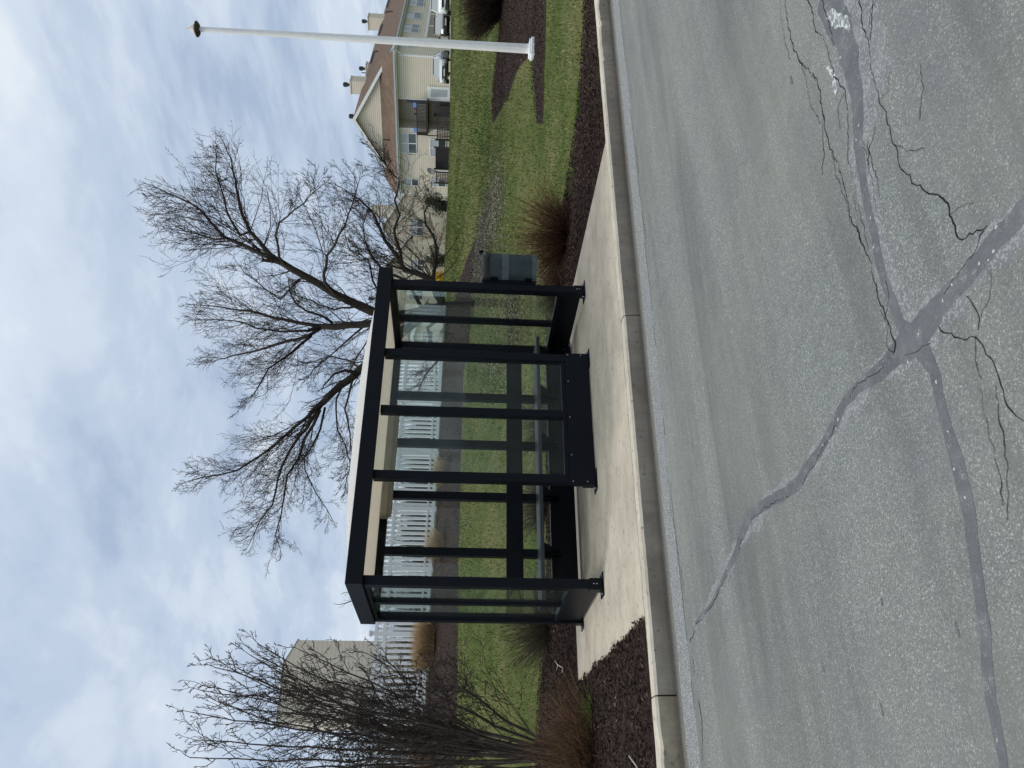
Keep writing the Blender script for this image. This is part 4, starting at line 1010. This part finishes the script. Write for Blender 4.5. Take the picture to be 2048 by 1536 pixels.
# brushwood behind the fence, one far mass
hb_ = np.random.default_rng(5)
VV = []
o = None
pts = [(x, 38+hb_.uniform(-2, 5), 2.2) for x in np.arange(-8, 22, 0.7)]
obs = [stems('hedge_tmp', p, 110, .9, (1.4, 3.0), .5, .022, M['hedge_far'], 200+i, .25, seg=3, forks=2) for i, p in enumerate(pts)]
def join_np(objs, name, mat):
    V = []; Fq = []; C = []; b = 0
    for o_ in objs:
        me = o_.data; n = len(me.vertices); a = np.zeros(n*3, np.float32); me.vertices.foreach_get('co', a); V.append(a.reshape(-1, 3)+np.array(o_.location))
        l = np.zeros(len(me.loops), np.int32); me.loops.foreach_get('vertex_index', l); Fq.append(l.reshape(-1, 4)+b); b += n
        c = np.zeros(len(me.polygons), np.float32); me.attributes['tint'].data.foreach_get('value', c); C.append(c)
        bpy.data.objects.remove(o_); bpy.data.meshes.remove(me)
    return np_mesh(name, np.concatenate(V), np.concatenate(Fq), mat, None, np.concatenate(C))
hg = join_np(obs, 'brushwood', M['hedge_far']); tag(hg, 'dark bare brushwood seen between the pickets behind the fence', 'brushwood', kind='stuff')
# a few bare trees and one evergreen behind the fence
def far_tree(p, hgt, seed, lab, nl=5, name='bare_tree'):
    root = empty(name, p); tag(root, lab, 'tree'); rg = random.Random(seed); T = MB(); Cw = MB(); p = Vector(p)
    T.tube([p-Vector((0, 0, .2)), p+Vector((0, 0, hgt*.25)), p+Vector((.1, 0, hgt*.45))], [.16, .12, .09], 8)
    for i in range(nl):
        d = Vector((rg.gauss(0, .45), rg.gauss(0, .45), 1)).normalized(); q = p+Vector((.05, 0, hgt*rg.uniform(.25, .45)))
        P = [q]
        for k in range(5): d = (d+Vector((rg.gauss(0, .12), rg.gauss(0, .12), .1))).normalized(); P.append(P[-1]+d*hgt*.125)
        limb(T, Cw, rg, P, .06, .015, 12, hgt*.17, maxlev=2, start=.15, kids=(4, 7))
    T.build('trunk', M['bark'], root, smooth=True); Cw.build('crown', M['twig'], root)
p = at(870, 1208, 36); far_tree((p.x, p.y, 2.2), 4.6, 91, 'small bare tree behind the fence, its tips showing past the shelter roof corner')
p = at(870, 850, 44); far_tree((p.x, p.y, 2.2), 4.3, 92, 'small bare tree behind the fence seen through the front windscreen')
p = at(870, 1475, 36); root = empty('evergreen_tree', (p.x, p.y, 2.2)); tag(root, 'dark grey green evergreen tree behind the fence beside the beige house', 'tree')
mb = MB(); mb.tube([(p.x, p.y, 2.0), (p.x, p.y, 4.5)], [.16, .10], 8); mb.build('trunk', M['bark'], root)
clump('crown', (p.x, p.y, 4.8), 1.6, 1.6, 2.4, 1500, .10, M['evergreen'], 93, parent=root)
p = at(870, 1560, 34); root = empty('evergreen_tree', (p.x, p.y, 2.2)); tag(root, 'dark evergreen tree behind the fence, cut off by the photo edge', 'tree')
mb = MB(); mb.tube([(p.x, p.y, 2.0), (p.x, p.y, 4.5)], [.16, .10], 8); mb.build('trunk', M['bark'], root)
clump('crown', (p.x, p.y, 4.8), 1.7, 1.7, 2.6, 1500, .10, M['evergreen'], 94, parent=root)

# ------------------------------------------------------------------ houses
_r3 = np.array([math.sin(YAW), -math.cos(YAW)]); _f3 = np.array([math.cos(YAW), math.sin(YAW)])
class Frame:                                   # local axes of a building: a along its front, b going back
    def __init__(s, O, ang):
        s.O = (O[0], O[1], 0.0); c, n = math.cos(R(ang)), math.sin(R(ang))
        A = -c*_r3+n*_f3; B = n*_r3+c*_f3
        s.A = (A[0], A[1]); s.B = (B[0], B[1])
    def P(s, a, b, z): return (s.O[0]+s.A[0]*a+s.B[0]*b, s.O[1]+s.A[1]*a+s.B[1]*b, z)
    def box(s, mb, a0, a1, b0, b1, z0, z1): mb.obox(s.O, s.A, s.B, a0, a1, b0, b1, z0, z1)
def window_a(fr, parent, a0, a1, z0, z1, b=0.0, cols=2, low=None):
    """window in a wall facing -b; pane halves"""
    mb = MB(); w = .07
    fr.box(mb, a0-w, a0, b-.06, b+.02, z0-w, z1+w); fr.box(mb, a1, a1+w, b-.06, b+.02, z0-w, z1+w)
    fr.box(mb, a0, a1, b-.06, b+.02, z1, z1+w); fr.box(mb, a0, a1, b-.07, b+.02, z0-w, z0)
    zm = (z0+z1)/2; fr.box(mb, a0, a1, b-.05, b+.01, zm-.03, zm+.03)
    for k in range(1, cols):
        a = a0+(a1-a0)*k/cols
        for (q0, q1) in ((z0, zm-.03), (zm+.03, z1)): fr.box(mb, a-.05, a+.05, b-.055, b+.01, q0, q1)
    f = mb.build('window', M['trim_white'], parent)
    mb = MB(); fr.box(mb, a0+.003, a1-.003, b-.025, b-.012, zm+.031, z1-.003); mb.build('pane', M['window_blind'], f)
    mb = MB(); fr.box(mb, a0+.003, a1-.003, b-.025, b-.012, z0+.003, zm-.031); mb.build('pane', M[low or 'window_glass'], f)
def window_b(fr, parent, b0, b1, z0, z1, a=0.0, cols=2):
    """window in a wall facing -a"""
    mb = MB(); w = .07; zm = (z0+z1)/2
    fr.box(mb, a-.06, a+.02, b0-w, b0, z0-w, z1+w); fr.box(mb, a-.06, a+.02, b1, b1+w, z0-w, z1+w)
    fr.box(mb, a-.06, a+.02, b0, b1, z1, z1+w); fr.box(mb, a-.07, a+.02, b0, b1, z0-w, z0); fr.box(mb, a-.05, a+.01, b0, b1, zm-.03, zm+.03)
    for k in range(1, cols):
        b = b0+(b1-b0)*k/cols
        for (q0, q1) in ((z0, zm-.03), (zm+.03, z1)): fr.box(mb, a-.055, a+.01, b-.05, b+.05, q0, q1)
    f = mb.build('window', M['trim_white'], parent)
    mb = MB(); fr.box(mb, a-.025, a-.012, b0+.003, b1-.003, zm+.031, z1-.003); mb.build('pane', M['window_blind'], f)
    mb = MB(); fr.box(mb, a-.025, a-.012, b0+.003, b1-.003, z0+.003, zm-.031); mb.build('pane', M['window_glass'], f)
def slab(mb, pts, th=.12): mb.prism(pts, (0, 0, -th))

Cn = at(902, 116, 75); FR = Frame((Cn.x, Cn.y), 43); GZ = 3.3; LA = 14.8; ZE = 9.25; ZR = 13.85
b1 = empty('apartment_house', (Cn.x, Cn.y, GZ)); tag(b1, 'cream sided apartment house with brown shingle roof, gable and recessed balcony', 'building')
mb = MB()
FR.box(mb, 0, 4.3, 0, 2.6, GZ, ZE); FR.box(mb, 7.3, LA, 0, 2.6, GZ, ZE); FR.box(mb, 4.3, 7.3, 2.0, 2.6, GZ, ZE)
FR.box(mb, 0.003, LA-.003, 2.6, 44, GZ, ZE)
# gable triangle set back above the pent roof
g0 = 1.9; q = lambda a: ZE-.1+(ZR-ZE-.0)*(1-abs(a-LA/2)/(LA/2+.4))
mb.prism([FR.P(.15, g0, q(.15)-.1), FR.P(LA/2, g0, ZR-.18), FR.P(LA-.15, g0, q(LA-.15)-.1)], (FR.B[0]*.4, FR.B[1]*.4, 0))
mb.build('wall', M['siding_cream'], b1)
mb = MB(); th = .16
# main roof: two slopes along b
for s in (-1, 1):
    e0 = LA/2+s*(LA/2+.55); ze = ZE-.02
    slab(mb, [FR.P(LA/2, g0-.45, ZR), FR.P(e0, g0-.45, ze+.02), FR.P(e0, 44.6, ze+.02), FR.P(LA/2, 44.6, ZR)][::s], th)
# pent roof over the lower front
slab(mb, [FR.P(.9, g0-.02, ZE+1.65), FR.P(-.5, -.5, ZE), FR.P(LA+.5, -.5, ZE), FR.P(LA-.9, g0-.02, ZE+1.65)], th)
roof = mb.build('roof', M['shingle_brown'], b1)
for s in (-1, 1):       # rake boards of the gable
    mb = MB()
    P0 = FR.P(LA/2, g0-.50, ZR+.03); P1 = FR.P(LA/2+s*(LA/2+.58), g0-.50, ZE+.02)
    mb.prism([P0, P1, (P1[0], P1[1], P1[2]-.28), (P0[0], P0[1], P0[2]-.34)], (FR.B[0]*.045, FR.B[1]*.045, 0))
    mb.build('rake_board', M['trim_white'], roof)
mb = MB()
FR.box(mb, -.62, LA+.55, -.64, -.51, ZE-.17, ZE-.01); mb.build('gutter', M['gutter_grey'], b1)
mb = MB(); FR.box(mb, -.68, -.56, -.5, 44.5, ZE-.19, ZE-.03); mb.build('gutter', M['gutter_grey'], b1)
mb = MB(); FR.box(mb, -.5, LA+.5, -.49, -.002, ZE-.30, ZE-.2); mb.build('soffit', M['trim_white'], b1)
mb = MB(); FR.box(mb, -.5, -.002, 0, 44, ZE-.31, ZE-.21); mb.build('soffit', M['trim_white'], b1)
for a in (-.02, 4.3-.11, 7.31, LA-.08):
    mb = MB(); FR.box(mb, a, a+.10, -.035, -.002, GZ, ZE-.32); mb.build('corner_trim', M['trim_white'], b1)
mb = MB(); P = [FR.P(-.6, -.2, ZE-.2), FR.P(-.3, -.3, ZE-.6), FR.P(-.10, -.12, ZE-.95), FR.P(-.10, -.12, GZ)]; mb.tube(P, [.06]*4, 6); mb.build('downspout', M['trim_white'], b1)
mb = MB(); FR.box(mb, -.04, -.004, 5.0, 15.6, 6.35, 6.55); mb.build('band_board', M['trim_white'], b1)
for i, bb in enumerate((5.2, 8.8, 12.4)):  # flat darker panels: shade of the recess under the upper floor, painted in
    mb = MB(); FR.box(mb, -.03, -.004, bb, bb+3.0, GZ, 6.3); mb.build('recess_shade_panel', M['recess_shade_tan'], b1)
for (bb0, bb1, c) in ((6.1, 8.4, 2), (10.2, 12.0, 1), (14.2, 16.7, 2), (2.1, 3.3, 1), (19.5, 21.5, 2)): window_b(FR, b1, bb0, bb1, 7.3, 8.85, 0, c)
window_a(FR, b1, 7.9, 10.0, 7.25, 8.85); window_a(FR, b1, 8.4, 10.2, 4.2, 5.75)
window_a(FR, b1, 13.0, 13.75, 7.1, 8.5, 0, 1); window_a(FR, b1, 12.9, 13.7, 4.2, 5.7, 0, 1)
# entrance door
mb = MB(); FR.box(mb, 2.85, 4.12, -.07, -.003, GZ, 5.95); d = mb.build('door', M['trim_white'], b1)
mb = MB(); FR.box(mb, 3.12, 3.85, -.09, -.071, 4.1, 5.7); mb.build('pane', M['window_blind'], d)
# recessed balcony
mb = MB(); FR.box(mb, 4.303, 7.297, .05, 1.998, 6.0, 6.2); mb.build('balcony_floor', M['deck_brown'], b1)
mb = MB()
FR.box(mb, 4.1, 7.75, -.62, -.56, 7.02, 7.12); FR.box(mb, 4.1, 7.75, -.62, -.56, 6.05, 6.16); FR.box(mb, 4.1, 7.75, -.62, .0, 5.98, 6.05)
for k in range(26): FR.box(mb, 4.12+k*.142, 4.17+k*.142, -.61, -.57, 6.16, 7.02)
FR.box(mb, 7.66, 7.75, -.555, -.01, 7.02, 7.12)
for k in range(4): FR.box(mb, 7.68, 7.73, -.5+k*.13, -.45+k*.13, 6.05, 7.02)
for a in (4.12, 7.66): FR.box(mb, a, a+.09, -.63, -.555, GZ, 5.98)
rail = mb.build('balcony_rail', M['deck_brown'], b1)
for a in (4.35, 6.95):
    mb = MB(); FR.box(mb, a, a+.45, -.66, -.54, 7.10, 7.42); tag(mb.build('towel', M['towel_blue'], base=FR.P(a, -.6, 7.1)), 'blue towel hung over the balcony rail near the %s' % ('entrance door' if a < 5 else 'double window'), 'towel')
for a, mt, lab in ((4.95, 'pot_red', 'red flower pot on the balcony rail'), (5.5, 'lattice_brown', 'brown planter on the balcony rail')):
    mb = MB(); c = FR.P(a, -.59, 7.12); mb.lathe(c, [(.07, 0), (.11, .18), (.12, .2)], 10); tag(mb.build('flower_pot', M[mt], base=c), lab, 'flower pot')
mb = MB(); FR.box(mb, 4.6, 5.5, 1.96, 1.998, 6.2, 8.3); mb.build('balcony_door', M['window_glass'], b1)
mb = MB(); FR.box(mb, 4.7, 6.8, 1.96, 1.998, GZ, 5.5); mb.build('patio_door', M['window_glass'], b1)
# chimneys and roof pipes
def chimney(fr, roofo, a, b, w, z0, z1, cap=True):
    mb = MB(); fr.box(mb, a-w/2, a+w/2, b-w/2, b+w/2, z0, z1); fr.box(mb, a-w/2-.06, a+w/2+.06, b-w/2-.06, b+w/2+.06, z1+.003, z1+.12)
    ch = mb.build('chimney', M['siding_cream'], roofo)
    c = fr.P(a, b, z1+.12); mb = MB(); mb.lathe(c, [(.16, 0), (.16, .35), (.26, .36), (.26, .75), (.12, .85)], 10); mb.build('flue_cap', M['pipe_black'], ch)
chimney(FR, roof, LA/2-.2, 9.7, 1.45, 12.5, 14.95); chimney(FR, roof, LA/2-.2, 30, 1.6, 12.5, 15.3); chimney(FR, roof, LA/2+1.5, 5.5, 1.1, 12, 13.9); chimney(FR, roof, LA/2+1.2, 18, 1.2, 12, 14.3)
for a, b, z, hh, mt in ((LA/2-.5, 12.5, 13.2, 1.0, 'pipe_grey'), (LA/2-2.6, 13.5, 12.0, .7, 'pipe_black'), (LA/2-2.5, 27, 12.0, .8, 'pipe_black'), (LA/2-4.2, 22, 11.0, .9, 'pipe_black'), (LA/2-1.4, 20, 12.8, .5, 'pipe_black'), (9.0, .6, 9.9, .75, 'pipe_black')):
    mb = MB(); mb.tube([FR.P(a, b, z), FR.P(a, b, z+hh)], [.07, .07], 8); mb.build('vent_pipe', M[mt], roof)
for b0, b1_ in ((13.8, 16.8), (23, 26), (33, 36)):
    mb = MB(); FR.box(mb, LA/2-1.35, LA/2-.95, b0, b1_, 13.1, 13.32); mb.build('ridge_vent', M['pipe_black'], roof)
# patio screens, dish
def screen(a0, a1, b, z0, z1, mt, lab, solid=True):
    root = empty('patio_screen', FR.P((a0+a1)/2, b, GZ)); tag(root, lab, 'patio screen')
    mb = MB()
    for a in (a0, a1-.12): FR.box(mb, a, a+.12, b-.06, b+.06, GZ, z1+.18)
    FR.box(mb, a0+.12, a1-.12, b-.04, b+.04, z1-.10, z1); FR.box(mb, a0+.12, a1-.12, b-.04, b+.04, z0, z0+.1)
    mb.build('screen_frame', M['deck_brown'], root); mb = MB()
    if solid: FR.box(mb, a0+.12, a1-.12, b-.02, b+.02, z0+.1, z1-.1)
    else:
        n = int((a1-a0)/.16)
        for k in range(n): FR.box(mb, a0+.14+k*.155, a0+.20+k*.155, b-.02, b+.02, z0+.1, z1-.1)
        for k in range(5): FR.box(mb, a0+.12, a1-.12, b-.031, b-.021, z0+.2+k*.25, z0+.26+k*.25)
    mb.build('screen_panel', M[mt], root)
screen(4.3, 7.9, -1.2, 3.5, 5.05, 'lattice_brown', 'long brown wooden patio rail below the balcony', False)
screen(8.2, 10.7, -2.0, 3.4, 5.15, 'dark_screen', 'dark solid patio screen in front of the lower window')
screen(10.9, 12.3, -2.0, 3.4, 5.1, 'lattice_brown', 'small brown lattice patio rail next to the satellite dish', False)
c = FR.P(10.75, -2.2, GZ); droot = empty('satellite_dish', c); tag(droot, 'dark satellite dish on a white pole beside the dark patio screen', 'satellite dish')
mb = MB(); mb.tube([c, (c[0], c[1], c[2]+2.0)], [.05, .05], 8); mb.build('pole', M['vinyl_white'], droot)
mb = MB(); dd = Vector((FR.A[0]*.3-FR.B[0], FR.A[1]*.3-FR.B[1], .45)).normalized(); cc = Vector((c[0], c[1], c[2]+2.25)); o_ = dd.orthogonal().normalized(); q_ = dd.cross(o_); V = []; n = 18
for r_, k_ in ((0.02, 0), (.2, .02), (.34, .06), (.44, .11)):
    for i in range(n): an = 2*math.pi*i/n; V.append(cc+dd*k_+(o_*math.cos(an)+q_*math.sin(an))*r_)
mb.add(V, [(j*n+i, j*n+(i+1) % n, (j+1)*n+(i+1) % n, (j+1)*n+i) for j in range(3) for i in range(n)]); mb.tube([cc+dd*.08, cc+dd*.5], [.015, .015], 6); mb.build('reflector', M['dish_grey'], droot)

def gable_house(x, y, t, ang, half, depth, z0, zeave, zpeak, lab, wins, siding='siding_cream', roofm='shingle_brown', chim=None):
    p = at(x, y, t); fr = Frame((p.x, p.y), ang); root = empty('house', (p.x, p.y, z0)); tag(root, lab, 'building')
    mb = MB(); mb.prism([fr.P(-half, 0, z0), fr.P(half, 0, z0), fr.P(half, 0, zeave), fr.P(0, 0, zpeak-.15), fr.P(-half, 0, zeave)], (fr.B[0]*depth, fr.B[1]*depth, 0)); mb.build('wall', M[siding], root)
    mb = MB()
    for s in (-1, 1):
        slab(mb, [fr.P(0, -.4, zpeak), fr.P(s*(half+.5), -.4, zeave-.25), fr.P(s*(half+.5), depth+.4, zeave-.25), fr.P(0, depth+.4, zpeak)][::s], .14)
    rf_ = mb.build('roof', M[roofm], root)
    for s in (-1, 1):
        mb = MB(); P0 = fr.P(0, -.45, zpeak+.03); P1 = fr.P(s*(half+.52), -.45, zeave-.22); mb.prism([P0, P1, (P1[0], P1[1], P1[2]-.25), (P0[0], P0[1], P0[2]-.3)], (fr.B[0]*.045, fr.B[1]*.045, 0))
        mb.build('rake_board', M['trim_white'], rf_)
    for w in wins: window_a(fr, root, *w)
    if chim: chimney(fr, rf_, *chim)
    return root
gable_house(880, 458, 100, 12, 4.8, 13, 3.2, 9.4, 12.7, 'cream gabled townhouse behind the tree branches, next to the apartment house', [(-1.1, .9, 7.4, 8.9), (2.4, 3.4, 7.4, 8.8), (-3.6, -2.2, 4.4, 5.9), (1.6, 3.0, 4.4, 5.9)], chim=(-1.9, 3.0, 1.6, 11, 14.0))
gable_house(880, 560, 96, -20, 5.6, 13, 3.2, 8.9, 12.6, 'cream gabled townhouse behind the corner of the shelter roof', [(1.2, 2.8, 6.9, 8.5), (-2.6, -1.2, 6.9, 8.5), (.8, 2.6, 4.0, 5.6)], chim=(1.2, 3.5, 1.1, 10.5, 12.9))
gable_house(880, 676, 70, 10, 2.4, 9, 2.9, 5.6, 6.4, 'small cream house with a low roof seen through the shelter side pane', [(-.6, .7, 4.4, 5.3, 0, 1)], roofm='house_roof_edge')
# tall beige house on the left behind the fence
p0 = at(850, 1365, 38); fr = Frame((p0.x, p0.y), -26); root = empty('house', (p0.x, p0.y, 2.2)); tag(root, 'tall blank beige house wall with clipped roof corner behind the bare shrub', 'building')
zz = lambda x: at(x, 1365, 38).z
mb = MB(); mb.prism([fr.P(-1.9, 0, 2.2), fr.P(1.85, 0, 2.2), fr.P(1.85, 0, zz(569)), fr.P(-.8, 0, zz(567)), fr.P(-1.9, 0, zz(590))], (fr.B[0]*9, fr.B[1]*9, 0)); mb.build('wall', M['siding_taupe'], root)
mb = MB(); slab(mb, [fr.P(-.8, -.03, zz(567)+.06), fr.P(1.88, -.03, zz(569)+.06), fr.P(1.88, 9.1, zz(569)+.06), fr.P(-.8, 9.1, zz(567)+.06)], .05)
slab(mb, [fr.P(-1.95, -.03, zz(590)+.03), fr.P(-.803, -.03, zz(567)+.06), fr.P(-.803, 9.1, zz(567)+.06), fr.P(-1.95, 9.1, zz(590)+.03)], .05)
mb.build('roof', M['house_roof_edge'], root)

# ------------------------------------------------------------------ parked cars
def make_car(paint, label, big=1.0):
    root = empty('parked_car', (0, 0, 0)); tag(root, label, 'car', 'cars parked by the apartment house')
    S = [(-2.28, .70, .48, .92), (-2.15, .82, .32, 1.00), (-1.5, .88, .24, 1.0), (-.4, .90, .22, .97), (.8, .90, .22, .95), (1.3, .89, .24, .91), (1.9, .85, .27, .82), (2.18, .77, .34, .72), (2.28, .66, .44, .62)]
    S = [(x, w, z0, z1*big) for x, w, z0, z1 in S]
    mb = MB(); V = []; n = 10
    for x, w, z0, z1 in S:
        zm = (z0+z1)/2
        V += [(x, -w*.86, z0), (x, w*.86, z0), (x, w, z0+.08), (x, w, zm), (x, w*.97, z1-.08), (x, w*.86, z1), (x, -w*.86, z1), (x, -w*.97, z1-.08), (x, -w, zm), (x, -w, z0+.08)]
    k = len(S); mb.add(V, [(i*n+j, i*n+(j+1) % n, (i+1)*n+(j+1) % n, (i+1)*n+j) for i in range(k-1) for j in range(n)]+[tuple(range(n))[::-1], tuple((k-1)*n+j for j in range(n))])
    mb.build('body', M[paint], root, smooth=False, bevel=.03)
    zt = 1.45*big; zb = .93*big
    base = [(-1.75, .80), (1.15, .80)]; top = [(-1.05, .60), (.25, .60)]
    v = [(base[0][0], -.8, zb), (base[1][0], -.8, zb-.02), (base[1][0], .8, zb-.02), (base[0][0], .8, zb), (top[0][0], -.6, zt-.04), (top[1][0], -.6, zt-.04), (top[1][0], .6, zt-.04), (top[0][0], .6, zt-.04)]
    mb = MB(); mb.add(v, [(4, 5, 6, 7), (0, 1, 5, 4), (1, 2, 6, 5), (2, 3, 7, 6), (3, 0, 4, 7)]); mb.build('window', M['car_glass'], root)
    mb = MB(); mb.prism([(top[0][0]-.06, -.62, zt-.045), (top[1][0]+.06, -.62, zt-.045), (top[1][0]+.06, .62, zt-.045), (top[0][0]-.06, .62, zt-.045)], (0, 0, .05))
    for s in (-1, 1):
        for (x0, x1) in ((-1.75, -1.05), (1.15, .25)): mb.tube([(x0, s*.8, zb), (x1, s*.6, zt-.03)], [.035, .03], 5)
        mb.tube([(-.35, s*.805, zb), (-.35, s*.605, zt-.03)], [.035, .03], 5)
    mb.build('roof', M[paint], root, bevel=.015)
    for x in (-1.4, 1.42):
        for s in (-1, 1):
            mb = MB(); mb.tube([(x, s*.70, .33), (x, s*.915, .33)], [.33, .33], 22); t = mb.build('tyre', M['tyre'], root)
            mb = MB(); mb.tube([(x, s*.916, .33), (x, s*.925, .33)], [.20, .18], 16); mb.build('rim', M['rim'], t)
    for s in (-1, 1):
        mb = MB(); mb.prism([(2.10, s*.80, .66*big), (2.30, s*.56, .62*big), (2.30, s*.50, .74*big), (2.02, s*.80, .78*big)], (0.02, 0, .0)); mb.build('headlight', M['lamp_lens'], root)
        mb = MB(); mb.box(.72, .86, s*.92-.08, s*.92+.08, zb-.02, zb+.12); mb.build('mirror', M[paint], root, bevel=.02)
    mb = MB(); mb.box(2.27, 2.31, -.45, .45, .50*big, .64*big); mb.box(2.20, 2.30, -.6, .6, .34, .46); mb.build('grille', M['grille'], root)
    mb = MB(); mb.box(2.312, 2.325, -.26, .26, .42, .52); mb.build('plate', M['plate'], root)
    return root
def put_car(c, y, t, deg, xb):
    p = at(xb, y, t); c.location = (p.x, p.y, gz(p.x, p.y)+.02)
    hx = -_r3*math.cos(R(deg))-_f3*math.sin(R(deg)); c.rotation_euler.z = math.atan2(hx[1], hx[0])
put_car(make_car('car_silver', 'silver sedan parked nearest the white entrance door'), 134, 61, 58, 903)
put_car(make_car('car_dark', 'dark sedan with a pale reflecting windscreen, parked behind the lamp post'), 54, 62, 74, 903)
put_car(make_car('car_white', 'white car with a black grille, cut off by the photo edge', 1.12), 4, 58, 66, 903)
for y in (172, 96, 78, 38, 10):
    p = at(905, y, 57.5); mb = MB(); z = gz(p.x, p.y); fr_ = Frame((p.x, p.y), 40); fr_.box(mb, -.8, .8, -.08, .08, z-.02, z+.14)
    tag(mb.build('wheel_stop', M['wheel_stop'], base=(p.x, p.y, z), bevel=.02), 'pale concrete wheel stop in front of the parked cars', 'wheel stop', 'wheel stops of the parking row')

# ------------------------------------------------------------------ sky, sun
w = bpy.data.worlds.new('World'); scene.world = w; w.use_nodes = True
nt = w.node_tree; N = nt.nodes; N.clear(); Lk = nt.links.new
out = N.new('ShaderNodeOutputWorld'); tc = N.new('ShaderNodeTexCoord')
SUN_AZ, SUN_EL = math.atan2(-0.75, 0.65), R(50)
sky = N.new('ShaderNodeTexSky'); sky.sky_type = 'NISHITA'; sky.sun_disc = False; sky.sun_elevation = SUN_EL; sky.sun_rotation = SUN_AZ; sky.dust_density = 2.0
bg1 = N.new('ShaderNodeBackground'); bg1.inputs['Strength'].default_value = 0.11; Lk(sky.outputs[0], bg1.inputs['Color'])
def mth(op, a, b=0.0, clamp=False):
    n = N.new('ShaderNodeMath'); n.operation = op; n.use_clamp = clamp
    for i, v in enumerate((a, b)):
        if isinstance(v, (int, float)): n.inputs[i].default_value = v
        else: Lk(v, n.inputs[i])
    return n.outputs[0]
sx = N.new('ShaderNodeSeparateXYZ'); Lk(tc.outputs['Generated'], sx.inputs[0])
zc = mth('ADD', mth('MAXIMUM', sx.outputs[2], 0.0), 0.16)
cb = N.new('ShaderNodeCombineXYZ'); Lk(mth('DIVIDE', sx.outputs[0], zc), cb.inputs[0]); Lk(mth('DIVIDE', sx.outputs[1], zc), cb.inputs[1])
def wn(scale, detail, rough, dist=0.0, off=(0, 0, 0), sc=(1, 1, 1), rot=0.0):
    mp = N.new('ShaderNodeMapping'); mp.inputs['Location'].default_value = off; mp.inputs['Scale'].default_value = sc; mp.inputs['Rotation'].default_value = (0, 0, rot); Lk(cb.outputs[0], mp.inputs[0])
    n = N.new('ShaderNodeTexNoise'); n.inputs['Scale'].default_value = scale; n.inputs['Detail'].default_value = detail; n.inputs['Roughness'].default_value = rough; n.inputs['Distortion'].default_value = dist; Lk(mp.outputs[0], n.inputs['Vector']); return n.outputs['Fac']
def ramp(f, st):
    n = N.new('ShaderNodeValToRGB'); el = n.color_ramp.elements; n.color_ramp.interpolation = 'EASE'
    while len(el) > 1: el.remove(el[-1])
    for i, (p_, c_) in enumerate(st):
        e_ = el[0] if i == 0 else el.new(p_); e_.position = p_; e_.color = (*c_, 1)
    Lk(f, n.inputs['Fac']); return n.outputs['Color']
big = wn(0.55, 5, .55, .5, (3.1, 1.7, 0), (1, .7, 1), R(30)); mid = wn(1.5, 6, .58, .35, (0.4, 5.2, 0), (1, .55, 1), R(31)); fine = wn(5.0, 6, .58, .25, (1, 1, 2), (1, .6, 1), R(31))
den = mth('ADD', mth('ADD', mth('MULTIPLY', big, .34), mth('MULTIPLY', mid, .50)), mth('MULTIPLY', fine, .16))
ccol = ramp(den, [(.36, (.33, .43, .59)), (.44, (.40, .495, .645)), (.50, (.485, .575, .71)), (.545, (.58, .665, .78)), (.60, (.71, .775, .84)), (.67, (.87, .895, .90))])
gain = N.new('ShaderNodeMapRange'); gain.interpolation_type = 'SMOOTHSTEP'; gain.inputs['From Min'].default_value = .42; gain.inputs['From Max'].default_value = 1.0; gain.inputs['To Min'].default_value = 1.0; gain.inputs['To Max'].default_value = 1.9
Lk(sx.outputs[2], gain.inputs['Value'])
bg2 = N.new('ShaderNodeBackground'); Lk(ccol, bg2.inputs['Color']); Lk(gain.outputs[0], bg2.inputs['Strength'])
# higher up the cloud deck is thicker and whiter
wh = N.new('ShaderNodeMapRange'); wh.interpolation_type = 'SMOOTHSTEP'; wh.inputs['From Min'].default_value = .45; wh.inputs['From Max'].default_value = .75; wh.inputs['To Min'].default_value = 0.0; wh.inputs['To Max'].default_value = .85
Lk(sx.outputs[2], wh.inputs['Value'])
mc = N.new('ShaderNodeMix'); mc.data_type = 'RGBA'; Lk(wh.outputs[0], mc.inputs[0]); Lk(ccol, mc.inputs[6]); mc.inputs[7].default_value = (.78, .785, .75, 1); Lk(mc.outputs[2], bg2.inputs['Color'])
cov = N.new('ShaderNodeMapRange'); cov.inputs['From Min'].default_value = .34; cov.inputs['From Max'].default_value = .50; cov.inputs['To Min'].default_value = .55; cov.inputs['To Max'].default_value = 1.0; Lk(den, cov.inputs['Value'])
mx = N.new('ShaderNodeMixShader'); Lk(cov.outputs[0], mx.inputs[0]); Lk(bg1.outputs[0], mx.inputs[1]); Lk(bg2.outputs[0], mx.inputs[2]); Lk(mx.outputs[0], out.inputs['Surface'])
sd = bpy.data.lights.new('sun', 'SUN'); sd.energy = 1.5; sd.angle = R(16); sd.color = (1, .945, .85)
so = bpy.data.objects.new('sun', sd); COL.objects.link(so)
dirv = Vector((math.sin(SUN_AZ)*math.cos(SUN_EL), math.cos(SUN_AZ)*math.cos(SUN_EL), math.sin(SUN_EL)))
so.rotation_euler = dirv.to_track_quat('Z', 'Y').to_euler(); so.location = (0, 0, 30)
vs = scene.view_settings; vs.view_transform = 'Standard'; vs.look = 'None'; vs.gamma = 1.0; vs.exposure = 0.12; vs.use_curve_mapping = False
scene.cycles.transparent_max_bounces = 24; scene.cycles.max_bounces = 8
